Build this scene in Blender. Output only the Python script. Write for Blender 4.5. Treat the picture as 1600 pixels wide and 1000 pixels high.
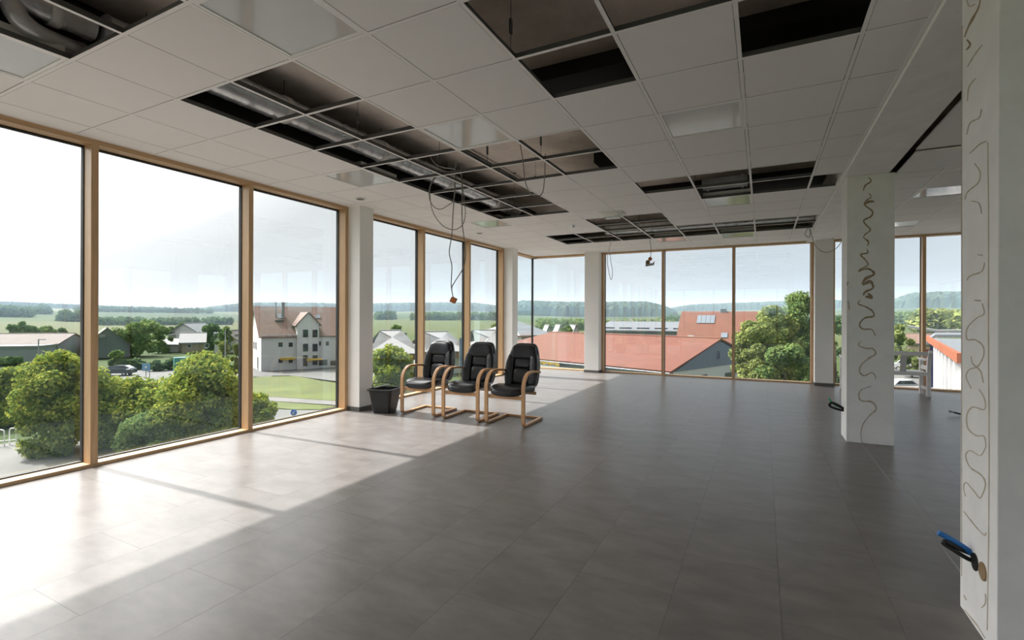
import bpy, bmesh, math, random
import numpy as np
from mathutils import Vector, Matrix

PI = math.pi
for o in list(bpy.data.objects):
    bpy.data.objects.remove(o)
SC = bpy.context.scene
COL = SC.collection
random.seed(7)
RNG = np.random.default_rng(11)
HAZE = True

# ------------------------------------------------------------------ camera
CAM_F, CAM_YAW, CAM_HY, CAM_ROLL, CAM_H = 764.18, 0.4738, 494.4, 0.0035, 1.387
cam_d = bpy.data.cameras.new('camera')
cam_d.sensor_width = 36.0
cam_d.lens = CAM_F / 1600 * 36.0
cam_d.shift_y = (CAM_HY - 500.0) / 1600.0
cam_d.clip_start = 0.05
cam_d.clip_end = 6000
cam = bpy.data.objects.new('camera', cam_d)
COL.objects.link(cam)
cam.matrix_world = (Matrix.Translation((0, 0, CAM_H)) @ Matrix.Rotation(CAM_YAW, 4, 'Z')
                    @ Matrix.Rotation(PI / 2, 4, 'X') @ Matrix.Rotation(CAM_ROLL, 4, 'Z'))
SC.camera = cam

# ------------------------------------------------------------------ world: hazy bright summer sky, whiter towards the sun
W = bpy.data.worlds.new('sky')
SC.world = W
W.use_nodes = True
nt = W.node_tree
nt.nodes.clear()
def N(t, typ, **kw):
    n = t.nodes.new(typ)
    for k, v in kw.items():
        setattr(n, k, v)
    return n
w_out = N(nt, 'ShaderNodeOutputWorld')
w_bg = N(nt, 'ShaderNodeBackground')
w_tc = N(nt, 'ShaderNodeTexCoord')
SUN_EL = math.radians(46.6)
SUN_DIR = Vector((-math.cos(SUN_EL), -0.02, math.sin(SUN_EL))).normalized()   # towards the sun
w_dot = N(nt, 'ShaderNodeVectorMath', operation='DOT_PRODUCT')
w_dot.inputs[1].default_value = SUN_DIR
nt.links.new(w_tc.outputs['Generated'], w_dot.inputs[0])
w_r = N(nt, 'ShaderNodeValToRGB')
SKY = [(0.0, (0.225, 0.25, 0.28)), (0.50, (0.178, 0.199, 0.220)), (0.72, (0.200, 0.212, 0.222)), (0.82, (0.245, 0.252, 0.257)),
       (0.845, (0.32, 0.326, 0.33)), (0.885, (1.1, 1.1, 1.09)), (0.93, (2.2, 2.18, 2.13)), (1.0, (4.2, 4.1, 4.0))]
w_r.color_ramp.elements[0].position, w_r.color_ramp.elements[0].color = SKY[0][0], (*SKY[0][1], 1)
w_r.color_ramp.elements[1].position, w_r.color_ramp.elements[1].color = SKY[-1][0], (*SKY[-1][1], 1)
for p_, c_ in SKY[1:-1]:
    e = w_r.color_ramp.elements.new(p_); e.color = (*c_, 1)
w_ma = N(nt, 'ShaderNodeMath', operation='MULTIPLY_ADD')
w_ma.inputs[1].default_value = 0.5
w_ma.inputs[2].default_value = 0.5
nt.links.new(w_dot.outputs['Value'], w_ma.inputs[0])
nt.links.new(w_ma.outputs[0], w_r.inputs[0])
w_map = N(nt, 'ShaderNodeMapping')
w_map.inputs['Scale'].default_value = (1.6, 1.6, 7.0)
nt.links.new(w_tc.outputs['Generated'], w_map.inputs[0])
w_n = N(nt, 'ShaderNodeTexNoise')
w_n.inputs['Scale'].default_value = 1.5
w_n.inputs['Detail'].default_value = 6
w_n.inputs['Roughness'].default_value = 0.55
nt.links.new(w_map.outputs[0], w_n.inputs['Vector'])
w_cr = N(nt, 'ShaderNodeMapRange')
w_cr.inputs['From Min'].default_value = 0.42
w_cr.inputs['From Max'].default_value = 0.68
w_cr.inputs['To Min'].default_value = 0.0
w_cr.inputs['To Max'].default_value = 0.35
nt.links.new(w_n.outputs['Fac'], w_cr.inputs['Value'])
w_mix = N(nt, 'ShaderNodeMixRGB')
w_mix.inputs[2].default_value = (0.262, 0.265, 0.269, 1)
nt.links.new(w_cr.outputs[0], w_mix.inputs[0])
nt.links.new(w_r.outputs[0], w_mix.inputs[1])
nt.links.new(w_mix.outputs[0], w_bg.inputs[0])
w_bg.inputs[1].default_value = 1.0
nt.links.new(w_bg.outputs[0], w_out.inputs[0])

sun_d = bpy.data.lights.new('sun', 'SUN')
sun_d.energy = 2.75
sun_d.angle = math.radians(0.8)
sun_d.color = (1.0, 0.975, 0.94)
sun = bpy.data.objects.new('sun', sun_d)
COL.objects.link(sun)
sun.rotation_euler = (-SUN_DIR).to_track_quat('-Z', 'Y').to_euler()
sun.location = (-40, 0, 40)

vs = SC.view_settings
vs.view_transform = 'Standard'
vs.look = 'None'
vs.gamma = 1.0
vs.exposure = 1.74
vs.use_curve_mapping = False
cy = SC.cycles
cy.use_denoising = True
cy.max_bounces = 10
cy.diffuse_bounces = 6
cy.glossy_bounces = 4
cy.transparent_max_bounces = 24
cy.sample_clamp_indirect = 6.0
cy.caustics_reflective = False
cy.caustics_refractive = False

# ------------------------------------------------------------------ helpers
def ray(u, v):
    u0, v0 = u - 800, v - CAM_HY
    c, s = math.cos(CAM_ROLL), math.sin(CAM_ROLL)
    u1, v1 = u0 * c + v0 * s, -u0 * s + v0 * c
    fx, fy = -math.sin(CAM_YAW), math.cos(CAM_YAW)
    r = u1 / CAM_F
    return Vector((fx + r * fy, fy - r * fx, -v1 / CAM_F))
def at(u, v, z):                       # point of height z
    q = ray(u, v); t = (z - CAM_H) / q.z
    return Vector((q.x * t, q.y * t, z))
def atd(u, v, d):                      # point at depth d along the view axis
    q = ray(u, v)
    return Vector((q.x * d, q.y * d, CAM_H + q.z * d))
def aty(u, v, y):
    q = ray(u, v); t = y / q.y
    return Vector((q.x * t, y, CAM_H + q.z * t))
def atx(u, v, x):
    q = ray(u, v); t = x / q.x
    return Vector((x, q.y * t, CAM_H + q.z * t))

def tag(o, label=None, cat=None, group=None, kind=None):
    if label: o['label'] = label
    if cat: o['category'] = cat
    if group: o['group'] = group
    if kind: o['kind'] = kind
    return o
def empty(name, loc=(0, 0, 0), label=None, cat=None, group=None, kind=None):
    o = bpy.data.objects.new(name, None)
    COL.objects.link(o)
    o.location = loc
    o.empty_display_size = 0.1
    return tag(o, label, cat, group, kind)
def wloc(o):
    p = Vector((0, 0, 0))
    while o is not None:
        p += o.location
        o = o.parent
    return p
def copy_tree(o, parent=None):
    c = o.copy()
    COL.objects.link(c)
    c.parent = parent
    for ch in list(o.children):
        copy_tree(ch, c)
    return c

class MB:
    """collects shapes in world coordinates and links them as one mesh object"""
    def __init__(s):
        s.v, s.f, s.sm = [], [], []
    def add(s, vs_, fs, smooth=False):
        n = len(s.v)
        s.v += [tuple(p) for p in vs_]
        s.f += [tuple(i + n for i in f) for f in fs]
        s.sm += [smooth] * len(fs)
        return s
    def box(s, lo, hi):
        x0, y0, z0 = lo; x1, y1, z1 = hi
        return s.add([(x0, y0, z0), (x1, y0, z0), (x1, y1, z0), (x0, y1, z0), (x0, y0, z1), (x1, y0, z1), (x1, y1, z1), (x0, y1, z1)],
                     [(0, 3, 2, 1), (4, 5, 6, 7), (0, 1, 5, 4), (1, 2, 6, 5), (2, 3, 7, 6), (3, 0, 4, 7)])
    def obox(s, o, ex, ey, ez):      # oriented box: corner o and three edge vectors
        o, ex, ey, ez = Vector(o), Vector(ex), Vector(ey), Vector(ez)
        p = [o, o + ex, o + ex + ey, o + ey]
        return s.add(p + [q + ez for q in p], [(0, 3, 2, 1), (4, 5, 6, 7), (0, 1, 5, 4), (1, 2, 6, 5), (2, 3, 7, 6), (3, 0, 4, 7)])
    def prism(s, poly, vec):         # polygon (3D points) pushed along vec
        n = len(poly); vec = Vector(vec)
        p = [Vector(q) for q in poly]
        fs = [tuple(range(n - 1, -1, -1)), tuple(range(n, 2 * n))]
        fs += [(i, (i + 1) % n, n + (i + 1) % n, n + i) for i in range(n)]
        return s.add(p + [q + vec for q in p], fs)
    def tube(s, path, r, n=8, closed=False, cap=True):
        path = [Vector(p) for p in path]
        m = len(path); vs_, fs = [], []
        rr = r if isinstance(r, (list, tuple)) else [r] * m
        a = None
        for i, p in enumerate(path):
            if closed:
                t = path[(i + 1) % m] - path[i - 1]
            else:
                t = path[min(i + 1, m - 1)] - path[max(i - 1, 0)]
            t = t.normalized() if t.length > 1e-9 else Vector((0, 0, 1))
            if a is None:
                a = t.orthogonal().normalized()
            a = (a - t * a.dot(t))
            a = a.normalized() if a.length > 1e-6 else t.orthogonal().normalized()
            b = t.cross(a)
            for k in range(n):
                w = 2 * PI * k / n
                vs_.append(p + (a * math.cos(w) + b * math.sin(w)) * rr[i])
        for i in range(m if closed else m - 1):
            for k in range(n):
                i2 = (i + 1) % m
                fs.append((i * n + k, i * n + (k + 1) % n, i2 * n + (k + 1) % n, i2 * n + k))
        s.add(vs_, fs, True)
        if cap and not closed:
            s.add([vs_[k] for k in range(n)], [tuple(range(n - 1, -1, -1))])
            s.add([vs_[(m - 1) * n + k] for k in range(n)], [tuple(range(n))])
        return s
    def sweep(s, path, wdir, w, h, closed=False):   # rectangular bar along a planar path; wdir = normal of that plane
        path = [Vector(p) for p in path]; wd = Vector(wdir).normalized()
        m = len(path); vs_, fs = [], []
        for i, p in enumerate(path):
            if closed: t = path[(i + 1) % m] - path[i - 1]
            else: t = path[min(i + 1, m - 1)] - path[max(i - 1, 0)]
            t.normalize()
            b = t.cross(wd).normalized()
            vs_ += [p + wd * w / 2 + b * h / 2, p - wd * w / 2 + b * h / 2, p - wd * w / 2 - b * h / 2, p + wd * w / 2 - b * h / 2]
        for i in range(m if closed else m - 1):
            j = (i + 1) % m
            for k in range(4):
                fs.append((i * 4 + k, i * 4 + (k + 1) % 4, j * 4 + (k + 1) % 4, j * 4 + k))
        if not closed:
            fs += [(3, 2, 1, 0), tuple((m - 1) * 4 + k for k in range(4))]
        return s.add(vs_, fs)
    def lathe(s, prof, c=(0, 0, 0), n=24, axis='Z'):
        c = Vector(c); vs_, fs = [], []
        for r, z in prof:
            for k in range(n):
                w = 2 * PI * k / n
                x, y = r * math.cos(w), r * math.sin(w)
                vs_.append(c + (Vector((x, y, z)) if axis == 'Z' else Vector((z, x, y)) if axis == 'X' else Vector((x, z, y))))
        m = len(prof)
        for i in range(m - 1):
            for k in range(n):
                fs.append((i * n + k, i * n + (k + 1) % n, (i + 1) * n + (k + 1) % n, (i + 1) * n + k))
        s.add(vs_, fs, True)
        s.add([vs_[k] for k in range(n)], [tuple(range(n - 1, -1, -1))])
        s.add([vs_[(m - 1) * n + k] for k in range(n)], [tuple(range(n))])
        return s
    def pillow(s, c, size, e1=0.45, e2=0.45, nu=24, nv=14, fn=None):   # superellipsoid
        def sp(x, e): return math.copysign(abs(x) ** e, x)
        vs_, fs = [], []
        for i in range(nv + 1):
            ph = -PI / 2 + PI * i / nv
            for k in range(nu):
                th = 2 * PI * k / nu
                x = sp(math.cos(ph), e1) * sp(math.cos(th), e2)
                y = sp(math.cos(ph), e1) * sp(math.sin(th), e2)
                z = sp(math.sin(ph), e1)
                p = Vector((c[0] + x * size[0] / 2, c[1] + y * size[1] / 2, c[2] + z * size[2] / 2))
                vs_.append(fn(p) if fn else p)
        for i in range(nv):
            for k in range(nu):
                fs.append((i * nu + k, i * nu + (k + 1) % nu, (i + 1) * nu + (k + 1) % nu, (i + 1) * nu + k))
        return s.add(vs_, fs, True)
    def build(s, name, m, parent=None, origin=None, bevel=0, kind=None, seg=2):
        me = bpy.data.meshes.new(name)
        o = bpy.data.objects.new(name, me)
        COL.objects.link(o)
        off = Vector((0, 0, 0))
        if parent is not None:
            off = wloc(parent)
            o.parent = parent
        loc = Vector(origin) - off if origin is not None else Vector((0, 0, 0))
        o.location = loc
        off = off + loc
        me.from_pydata([(p[0] - off.x, p[1] - off.y, p[2] - off.z) for p in s.v], [], s.f)
        me.polygons.foreach_set('use_smooth', s.sm)
        me.materials.append(M[m] if isinstance(m, str) else m)
        me.update()
        if bevel:
            b = o.modifiers.new('bevel', 'BEVEL')
            b.width = bevel; b.segments = seg; b.limit_method = 'ANGLE'; b.angle_limit = math.radians(40)
        if kind: o['kind'] = kind
        return o
def thing(mb, name, m, label, cat, origin, group=None, bevel=0, kind=None):
    o = mb.build(name, m, None, origin, bevel)
    return tag(o, label, cat, group, kind)
def raw_mesh(name, verts, quads, m, parent=None, origin=(0, 0, 0), nper=4):
    me = bpy.data.meshes.new(name)
    nv, nf = len(verts), len(quads)
    me.vertices.add(nv); me.vertices.foreach_set('co', np.asarray(verts, dtype=np.float32).ravel())
    me.loops.add(nf * nper); me.loops.foreach_set('vertex_index', np.asarray(quads, dtype=np.int32).ravel())
    me.polygons.add(nf); me.polygons.foreach_set('loop_start', np.arange(0, nf * nper, nper, dtype=np.int32))
    me.update(calc_edges=True); me.validate()
    me.materials.append(M[m] if isinstance(m, str) else m)
    o = bpy.data.objects.new(name, me)
    COL.objects.link(o)
    o.location = origin
    o.parent = parent
    return o
def arc(c, r, a0, a1, n=8):           # points (a, b) on an arc, degrees
    return [(c[0] + r * math.cos(math.radians(a0 + (a1 - a0) * i / n)), c[1] + r * math.sin(math.radians(a0 + (a1 - a0) * i / n))) for i in range(n + 1)]
def spline(pts, n=6):                 # Catmull-Rom through 3D points
    pts = [Vector(p) for p in pts]; out = []
    for i in range(len(pts) - 1):
        p0, p1, p2, p3 = pts[max(i - 1, 0)], pts[i], pts[i + 1], pts[min(i + 2, len(pts) - 1)]
        for k in range(n):
            t = k / n
            out.append(0.5 * ((2 * p1) + (p2 - p0) * t + (2 * p0 - 5 * p1 + 4 * p2 - p3) * t * t + (3 * p1 - p0 - 3 * p2 + p3) * t ** 3))
    return out + [pts[-1]]

# ------------------------------------------------------------------ materials
M = {}
def mat(name, col, rough=0.6, metal=0.0, var=0.0, scale=6.0, bump=0.0, bscale=60.0, spec=0.5, stretch=None, rvar=0.0, objrand=0.0, coat=0.0):
    m = bpy.data.materials.new(name); m.use_nodes = True
    t = m.node_tree; b = t.nodes['Principled BSDF']
    b.inputs['Base Color'].default_value = (*col, 1)
    b.inputs['Roughness'].default_value = rough
    b.inputs['Metallic'].default_value = metal
    b.inputs['Specular IOR Level'].default_value = spec
    if coat: b.inputs['Coat Weight'].default_value = coat
    tc = N(t, 'ShaderNodeTexCoord'); mp = N(t, 'ShaderNodeMapping')
    t.links.new(tc.outputs['Object'], mp.inputs[0])
    if stretch: mp.inputs['Scale'].default_value = stretch
    if var or rvar:
        n = N(t, 'ShaderNodeTexNoise'); n.inputs['Scale'].default_value = scale; n.inputs['Detail'].default_value = 6; n.inputs['Roughness'].default_value = 0.6
        t.links.new(mp.outputs[0], n.inputs['Vector'])
        if objrand:
            oi = N(t, 'ShaderNodeObjectInfo'); va = N(t, 'ShaderNodeVectorMath', operation='SCALE'); va.inputs[0].default_value = (37, 51, 13)
            t.links.new(oi.outputs['Random'], va.inputs['Scale'])
            t.links.new(va.outputs[0], mp.inputs['Location'])
    if var:
        mr = N(t, 'ShaderNodeMapRange'); mr.inputs['From Min'].default_value = 0.3; mr.inputs['From Max'].default_value = 0.7
        mr.inputs['To Min'].default_value = 1 - var; mr.inputs['To Max'].default_value = 1 + var
        t.links.new(n.outputs['Fac'], mr.inputs['Value'])
        fac = mr.outputs[0]
        if objrand:
            om = N(t, 'ShaderNodeMapRange'); om.inputs['To Min'].default_value = 1 - objrand; om.inputs['To Max'].default_value = 1 + objrand
            t.links.new(oi.outputs['Random'], om.inputs['Value'])
            mu = N(t, 'ShaderNodeMath', operation='MULTIPLY')
            t.links.new(fac, mu.inputs[0]); t.links.new(om.outputs[0], mu.inputs[1]); fac = mu.outputs[0]
        sc_ = N(t, 'ShaderNodeVectorMath', operation='SCALE'); sc_.inputs[0].default_value = col
        t.links.new(fac, sc_.inputs['Scale']); t.links.new(sc_.outputs[0], b.inputs['Base Color'])
    if rvar:
        mr2 = N(t, 'ShaderNodeMapRange'); mr2.inputs['From Min'].default_value = 0.3; mr2.inputs['From Max'].default_value = 0.7
        mr2.inputs['To Min'].default_value = rough - rvar; mr2.inputs['To Max'].default_value = rough + rvar
        t.links.new(n.outputs['Fac'], mr2.inputs['Value']); t.links.new(mr2.outputs[0], b.inputs['Roughness'])
    if bump:
        n2 = N(t, 'ShaderNodeTexNoise'); n2.inputs['Scale'].default_value = bscale; n2.inputs['Detail'].default_value = 4
        t.links.new(mp.outputs[0], n2.inputs['Vector'])
        bp = N(t, 'ShaderNodeBump'); bp.inputs['Strength'].default_value = bump; bp.inputs['Distance'].default_value = 0.01
        t.links.new(n2.outputs['Fac'], bp.inputs['Height']); t.links.new(bp.outputs[0], b.inputs['Normal'])
    M[name] = m
    return m
def glass(name, tint, refl=0.06):
    m = bpy.data.materials.new(name); m.use_nodes = True
    t = m.node_tree; t.nodes.clear()
    o = N(t, 'ShaderNodeOutputMaterial'); mx = N(t, 'ShaderNodeMixShader'); tr = N(t, 'ShaderNodeBsdfTransparent'); gl = N(t, 'ShaderNodeBsdfGlossy')
    tr.inputs[0].default_value = (*tint, 1); gl.inputs['Roughness'].default_value = 0.0; gl.inputs[0].default_value = (0.74, 1.0, 0.98, 1)
    lw = N(t, 'ShaderNodeLayerWeight'); lw.inputs[0].default_value = 0.5
    pw = N(t, 'ShaderNodeMath', operation='POWER'); pw.inputs[1].default_value = 5.0
    ma = N(t, 'ShaderNodeMath', operation='MULTIPLY_ADD'); ma.inputs[1].default_value = 0.8; ma.inputs[2].default_value = refl
    t.links.new(lw.outputs['Facing'], pw.inputs[0]); t.links.new(pw.outputs[0], ma.inputs[0])
    t.links.new(ma.outputs[0], mx.inputs[0]); t.links.new(tr.outputs[0], mx.inputs[1]); t.links.new(gl.outputs[0], mx.inputs[2]); t.links.new(mx.outputs[0], o.inputs[0])
    M[name] = m
def leafmat(name, c1, c2, c3):
    m = bpy.data.materials.new(name); m.use_nodes = True
    t = m.node_tree; t.nodes.clear()
    o = N(t, 'ShaderNodeOutputMaterial'); mx = N(t, 'ShaderNodeMixShader'); d = N(t, 'ShaderNodeBsdfDiffuse'); tl = N(t, 'ShaderNodeBsdfTranslucent')
    g = N(t, 'ShaderNodeNewGeometry'); r = N(t, 'ShaderNodeValToRGB')
    r.color_ramp.elements[0].color = (*c1, 1); r.color_ramp.elements[1].color = (*c3, 1)
    e_ = r.color_ramp.elements.new(0.55); e_.color = (*c2, 1)
    t.links.new(g.outputs['Random Per Island'], r.inputs[0]); t.links.new(r.outputs[0], d.inputs[0]); t.links.new(r.outputs[0], tl.inputs[0])
    mx.inputs[0].default_value = 0.35
    t.links.new(d.outputs[0], mx.inputs[1]); t.links.new(tl.outputs[0], mx.inputs[2]); t.links.new(mx.outputs[0], o.inputs[0])
    M[name] = m
def woodmat(name, col, axis='Z'):
    st = {'Z': (14, 14, 0.7), 'X': (0.7, 14, 14), 'Y': (14, 0.7, 14)}[axis]
    mat(name, col, 0.45, var=0.14, scale=3.0, stretch=st, bump=0.05, bscale=8)

mat('floor_tile', (0.182, 0.167, 0.158), 0.31, var=0.19, scale=4.5, rvar=0.01, objrand=0.03, spec=0.30, stretch=(0.7, 1.5, 1))
mat('floor_joint', (0.085, 0.08, 0.075), 0.7)
mat('threshold', (0.32, 0.31, 0.30), 0.5)
mat('ceiling_tile', (0.89, 0.88, 0.868), 0.9, bump=0.05, bscale=300, var=0.01)
mat('grid_white', (0.90, 0.89, 0.88), 0.5)
mat('concrete', (0.74, 0.67, 0.60), 0.9, var=0.2, scale=2.5, bump=0.1, bscale=20)
mat('plaster', (0.89, 0.88, 0.865), 0.85, var=0.02, scale=3)
mat('plaster_rough', (0.89, 0.885, 0.875), 0.9, var=0.05, scale=5, bump=0.12, bscale=12)
mat('glue', (0.33, 0.25, 0.16), 0.8, var=0.25, scale=14)
mat('glue_pale', (0.50, 0.44, 0.36), 0.8, var=0.2, scale=14)
mat('base_dark', (0.12, 0.115, 0.11), 0.6)
woodmat('wood_v', (0.54, 0.35, 0.19), 'Z')
woodmat('wood_x', (0.54, 0.35, 0.19), 'X')
woodmat('wood_y', (0.54, 0.35, 0.19), 'Y')
mat('gasket', (0.012, 0.012, 0.013), 0.7)
mat('alu_dark', (0.05, 0.052, 0.055), 0.5, metal=0.3)
mat('galv', (0.72, 0.74, 0.76), 0.32, metal=0.8, var=0.15, scale=9, rvar=0.08)
mat('galv_dark', (0.16, 0.16, 0.165), 0.5, metal=0.6)
mat('flex_alu', (0.70, 0.71, 0.72), 0.4, metal=0.5)
mat('void_shade_black', (0.02, 0.02, 0.02), 0.9)  # flat black standing in for shade in the ceiling void
mat('cable_grey', (0.25, 0.24, 0.23), 0.6)
mat('cable_white', (0.6, 0.6, 0.58), 0.6)
mat('orange_box', (0.62, 0.20, 0.06), 0.5)
mat('steel_plate', (0.45, 0.46, 0.48), 0.4, metal=0.3)
mat('leather', (0.012, 0.013, 0.017), 0.27, bump=0.02, bscale=120)
mat('leather_seam', (0.010, 0.010, 0.012), 0.5)
mat('chair_wood', (0.60, 0.345, 0.17), 0.38, var=0.12, scale=3, stretch=(20, 2, 20))
mat('bucket_black', (0.012, 0.012, 0.0125), 0.5, var=0.3, scale=10)
mat('rod', (0.5, 0.5, 0.48), 0.4)
mat('white_paint', (0.80, 0.80, 0.79), 0.5)
mat('conduit_black', (0.01, 0.01, 0.011), 0.4)
mat('conduit_blue', (0.02, 0.17, 0.52), 0.4)
mat('conduit_green', (0.02, 0.32, 0.12), 0.4)
mat('knockout', (0.30, 0.20, 0.11), 0.8)
mat('lamp_cover', (0.55, 0.57, 0.57), 0.12, spec=0.6, coat=0.25, var=0.03, scale=3)
mat('lamp_tray', (0.8, 0.8, 0.78), 0.4)
mat('plastic_white', (0.82, 0.82, 0.80), 0.4)
glass('pane', (0.972, 0.978, 0.976), 0.055)
# outside
mat('asphalt', (0.095, 0.095, 0.09), 0.9, var=0.12, scale=0.25)
mat('paving', (0.115, 0.112, 0.105), 0.9, var=0.15, scale=0.4)
mat('lawn', (0.062, 0.08, 0.011), 0.95, var=0.3, scale=0.18, bump=0.3, bscale=3)
mat('meadow', (0.15, 0.19, 0.07), 0.95, var=0.35, scale=0.02)
mat('render_white', (0.56, 0.555, 0.55), 0.85, var=0.03, scale=0.6)
mat('roof_salmon', (0.14, 0.083, 0.066), 0.8, var=0.18, scale=1.2)
mat('roof_red', (0.115, 0.034, 0.019), 0.8, var=0.16, scale=0.8)
mat('roof_pink', (0.13, 0.105, 0.097), 0.85, var=0.1, scale=0.5)
mat('roof_light', (0.18, 0.18, 0.18), 0.7, var=0.05, scale=0.4)
mat('roof_grey', (0.125, 0.135, 0.15), 0.55, var=0.06, scale=0.3)
mat('roof_dark', (0.09, 0.085, 0.08), 0.8, var=0.15, scale=1)
mat('barn_wood', (0.11, 0.12, 0.135), 0.8, var=0.2, scale=1.2, stretch=(6, 6, 0.6))
mat('hall_wall', (0.26, 0.275, 0.30), 0.8, var=0.05, scale=0.5)
mat('fascia_brown', (0.18, 0.085, 0.055), 0.7)
mat('beige', (0.28, 0.22, 0.15), 0.8)
mat('gable_slate', (0.11, 0.145, 0.175), 0.7, var=0.1, scale=1.5)
mat('wall_mint', (0.46, 0.50, 0.44), 0.85)
mat('dark_glass', (0.03, 0.035, 0.045), 0.12)
mat('gutter', (0.16, 0.18, 0.19), 0.5, metal=0.4)
mat('solar', (0.12, 0.14, 0.17), 0.4)
mat('yellow', (0.4, 0.26, 0.015), 0.5)
mat('teal_board', (0.06, 0.25, 0.23), 0.5)
mat('red_board', (0.2, 0.015, 0.02), 0.5)
mat('blue_sign', (0.03, 0.16, 0.55), 0.4)
mat('light_blue', (0.13, 0.27, 0.44), 0.5)
mat('car_paint', (0.045, 0.055, 0.07), 0.2, coat=0.8)
mat('van_white', (0.42, 0.43, 0.44), 0.3, coat=0.5)
mat('tyre', (0.02, 0.02, 0.02), 0.8)
mat('pole_grey', (0.25, 0.26, 0.27), 0.5, metal=0.4)
mat('bark', (0.09, 0.065, 0.045), 0.9, var=0.3, scale=8)
mat('bin_teal', (0.03, 0.16, 0.14), 0.5)
mat('navy', (0.06, 0.08, 0.20), 0.6)
mat('crimson', (0.25, 0.02, 0.035), 0.6)
mat('roof_orange', (0.24, 0.07, 0.03), 0.7)
leafmat('leaf_near', (0.109, 0.174, 0.036), (0.232, 0.290, 0.058), (0.435, 0.435, 0.080))
leafmat('leaf_mid', (0.080, 0.138, 0.051), (0.145, 0.217, 0.072), (0.246, 0.290, 0.087))
leafmat('leaf_dark', (0.051, 0.094, 0.046), (0.087, 0.145, 0.061), (0.138, 0.189, 0.080))
leafmat('leaf_olive', (0.109, 0.145, 0.051), (0.203, 0.239, 0.080), (0.348, 0.362, 0.109))

# field patchwork for the far land
def terrainmat():
    m = bpy.data.materials.new('fields'); m.use_nodes = True
    t = m.node_tree; b = t.nodes['Principled BSDF']; b.inputs['Roughness'].default_value = 0.95; b.inputs['Specular IOR Level'].default_value = 0.1
    tc = N(t, 'ShaderNodeTexCoord'); mp = N(t, 'ShaderNodeMapping'); mp.inputs['Scale'].default_value = (0.0065, 0.0035, 0.0)
    mp.inputs['Rotation'].default_value = (0, 0, 0.6)
    t.links.new(tc.outputs['Object'], mp.inputs[0])
    v = N(t, 'ShaderNodeTexVoronoi'); v.inputs['Scale'].default_value = 1.0
    t.links.new(mp.outputs[0], v.inputs['Vector'])
    r = N(t, 'ShaderNodeValToRGB'); r.color_ramp.interpolation = 'CONSTANT'
    cols = [(0.036, 0.055, 0.02), (0.062, 0.075, 0.026), (0.03, 0.048, 0.018), (0.095, 0.09, 0.045), (0.045, 0.066, 0.022), (0.072, 0.078, 0.032)]
    r.color_ramp.elements[0].color = (*cols[0], 1); r.color_ramp.elements[1].color = (*cols[5], 1); r.color_ramp.elements[1].position = 0.85
    for i, p in enumerate((0.2, 0.38, 0.55, 0.68)):
        e_ = r.color_ramp.elements.new(p); e_.color = (*cols[i + 1], 1)
    sx = N(t, 'ShaderNodeSeparateXYZ'); t.links.new(v.outputs['Color'], sx.inputs[0]); t.links.new(sx.outputs[0], r.inputs[0])
    t.links.new(r.outputs[0], b.inputs['Base Color'])
    M['fields'] = m
terrainmat()

# ------------------------------------------------------------------ the room
XL, YB = -5.43, 11.94           # inner edge of the left frames, of the back frames
XR, YR = 7.2, -5.2              # right wall, wall behind the camera
ZC = 2.99                       # underside of the ceiling grid
X0, Y0, U = -3.8804, 1.4725, 0.625
GX, GY = -5.575, 12.085         # glass planes

# --- floor
fl = empty('floor', (0, 4, 0), kind='structure')
MB().box((-5.72, YR - 0.2, -0.45), (XR + 0.2, 12.22, -0.006)).build('screed', 'floor_joint', fl)
TW, TL, JG = 0.48, 0.96, 0.0010
tile_me = None
rest = MB()
XJ, YJ = 0.08, 1.58
for ci in range(-12, 16):
    x0 = XJ + ci * TW
    x1 = x0 + TW
    off = 0.48 if ci % 2 else 0.0
    for rj in range(-9, 13):
        y0 = YJ + off + rj * TL
        y1 = y0 + TL
        a0, a1 = max(x0, -5.72), min(x1, XR); b0, b1 = max(y0, YR), min(y1, 12.22)
        if a1 - a0 < 0.02 or b1 - b0 < 0.02: continue
        full = (a0 == x0 and a1 == x1 and b0 == y0 and b1 == y1)
        c = Vector(((a0 + a1) / 2, (b0 + b1) / 2, 0))
        d = -math.sin(CAM_YAW) * c.x + math.cos(CAM_YAW) * c.y
        rr = math.cos(CAM_YAW) * c.x + math.sin(CAM_YAW) * c.y
        vis = d > 1.2 and abs(rr) / d < 1.25 and c.x < 3.6
        if not vis:
            rest.box((a0 + JG / 2, b0 + JG / 2, -0.005), (a1 - JG / 2, b1 - JG / 2, 0)); continue
        if full and tile_me is not None:
            o = bpy.data.objects.new('floor_tile', tile_me); COL.objects.link(o); o.parent = fl
            o.location = c - fl.location
        else:
            o = MB().box((a0 + JG / 2, b0 + JG / 2, -0.005), (a1 - JG / 2, b1 - JG / 2, 0)).build('floor_tile', 'floor_tile', fl, origin=c)
            if full: tile_me = o.data
rest.build('floor_tile_field', 'floor_tile', fl, kind='stuff')
MB().box((0.962, 3.1, 0), (0.972, 6.58, 0.0015)).build('threshold_strip', 'threshold', fl)

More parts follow.
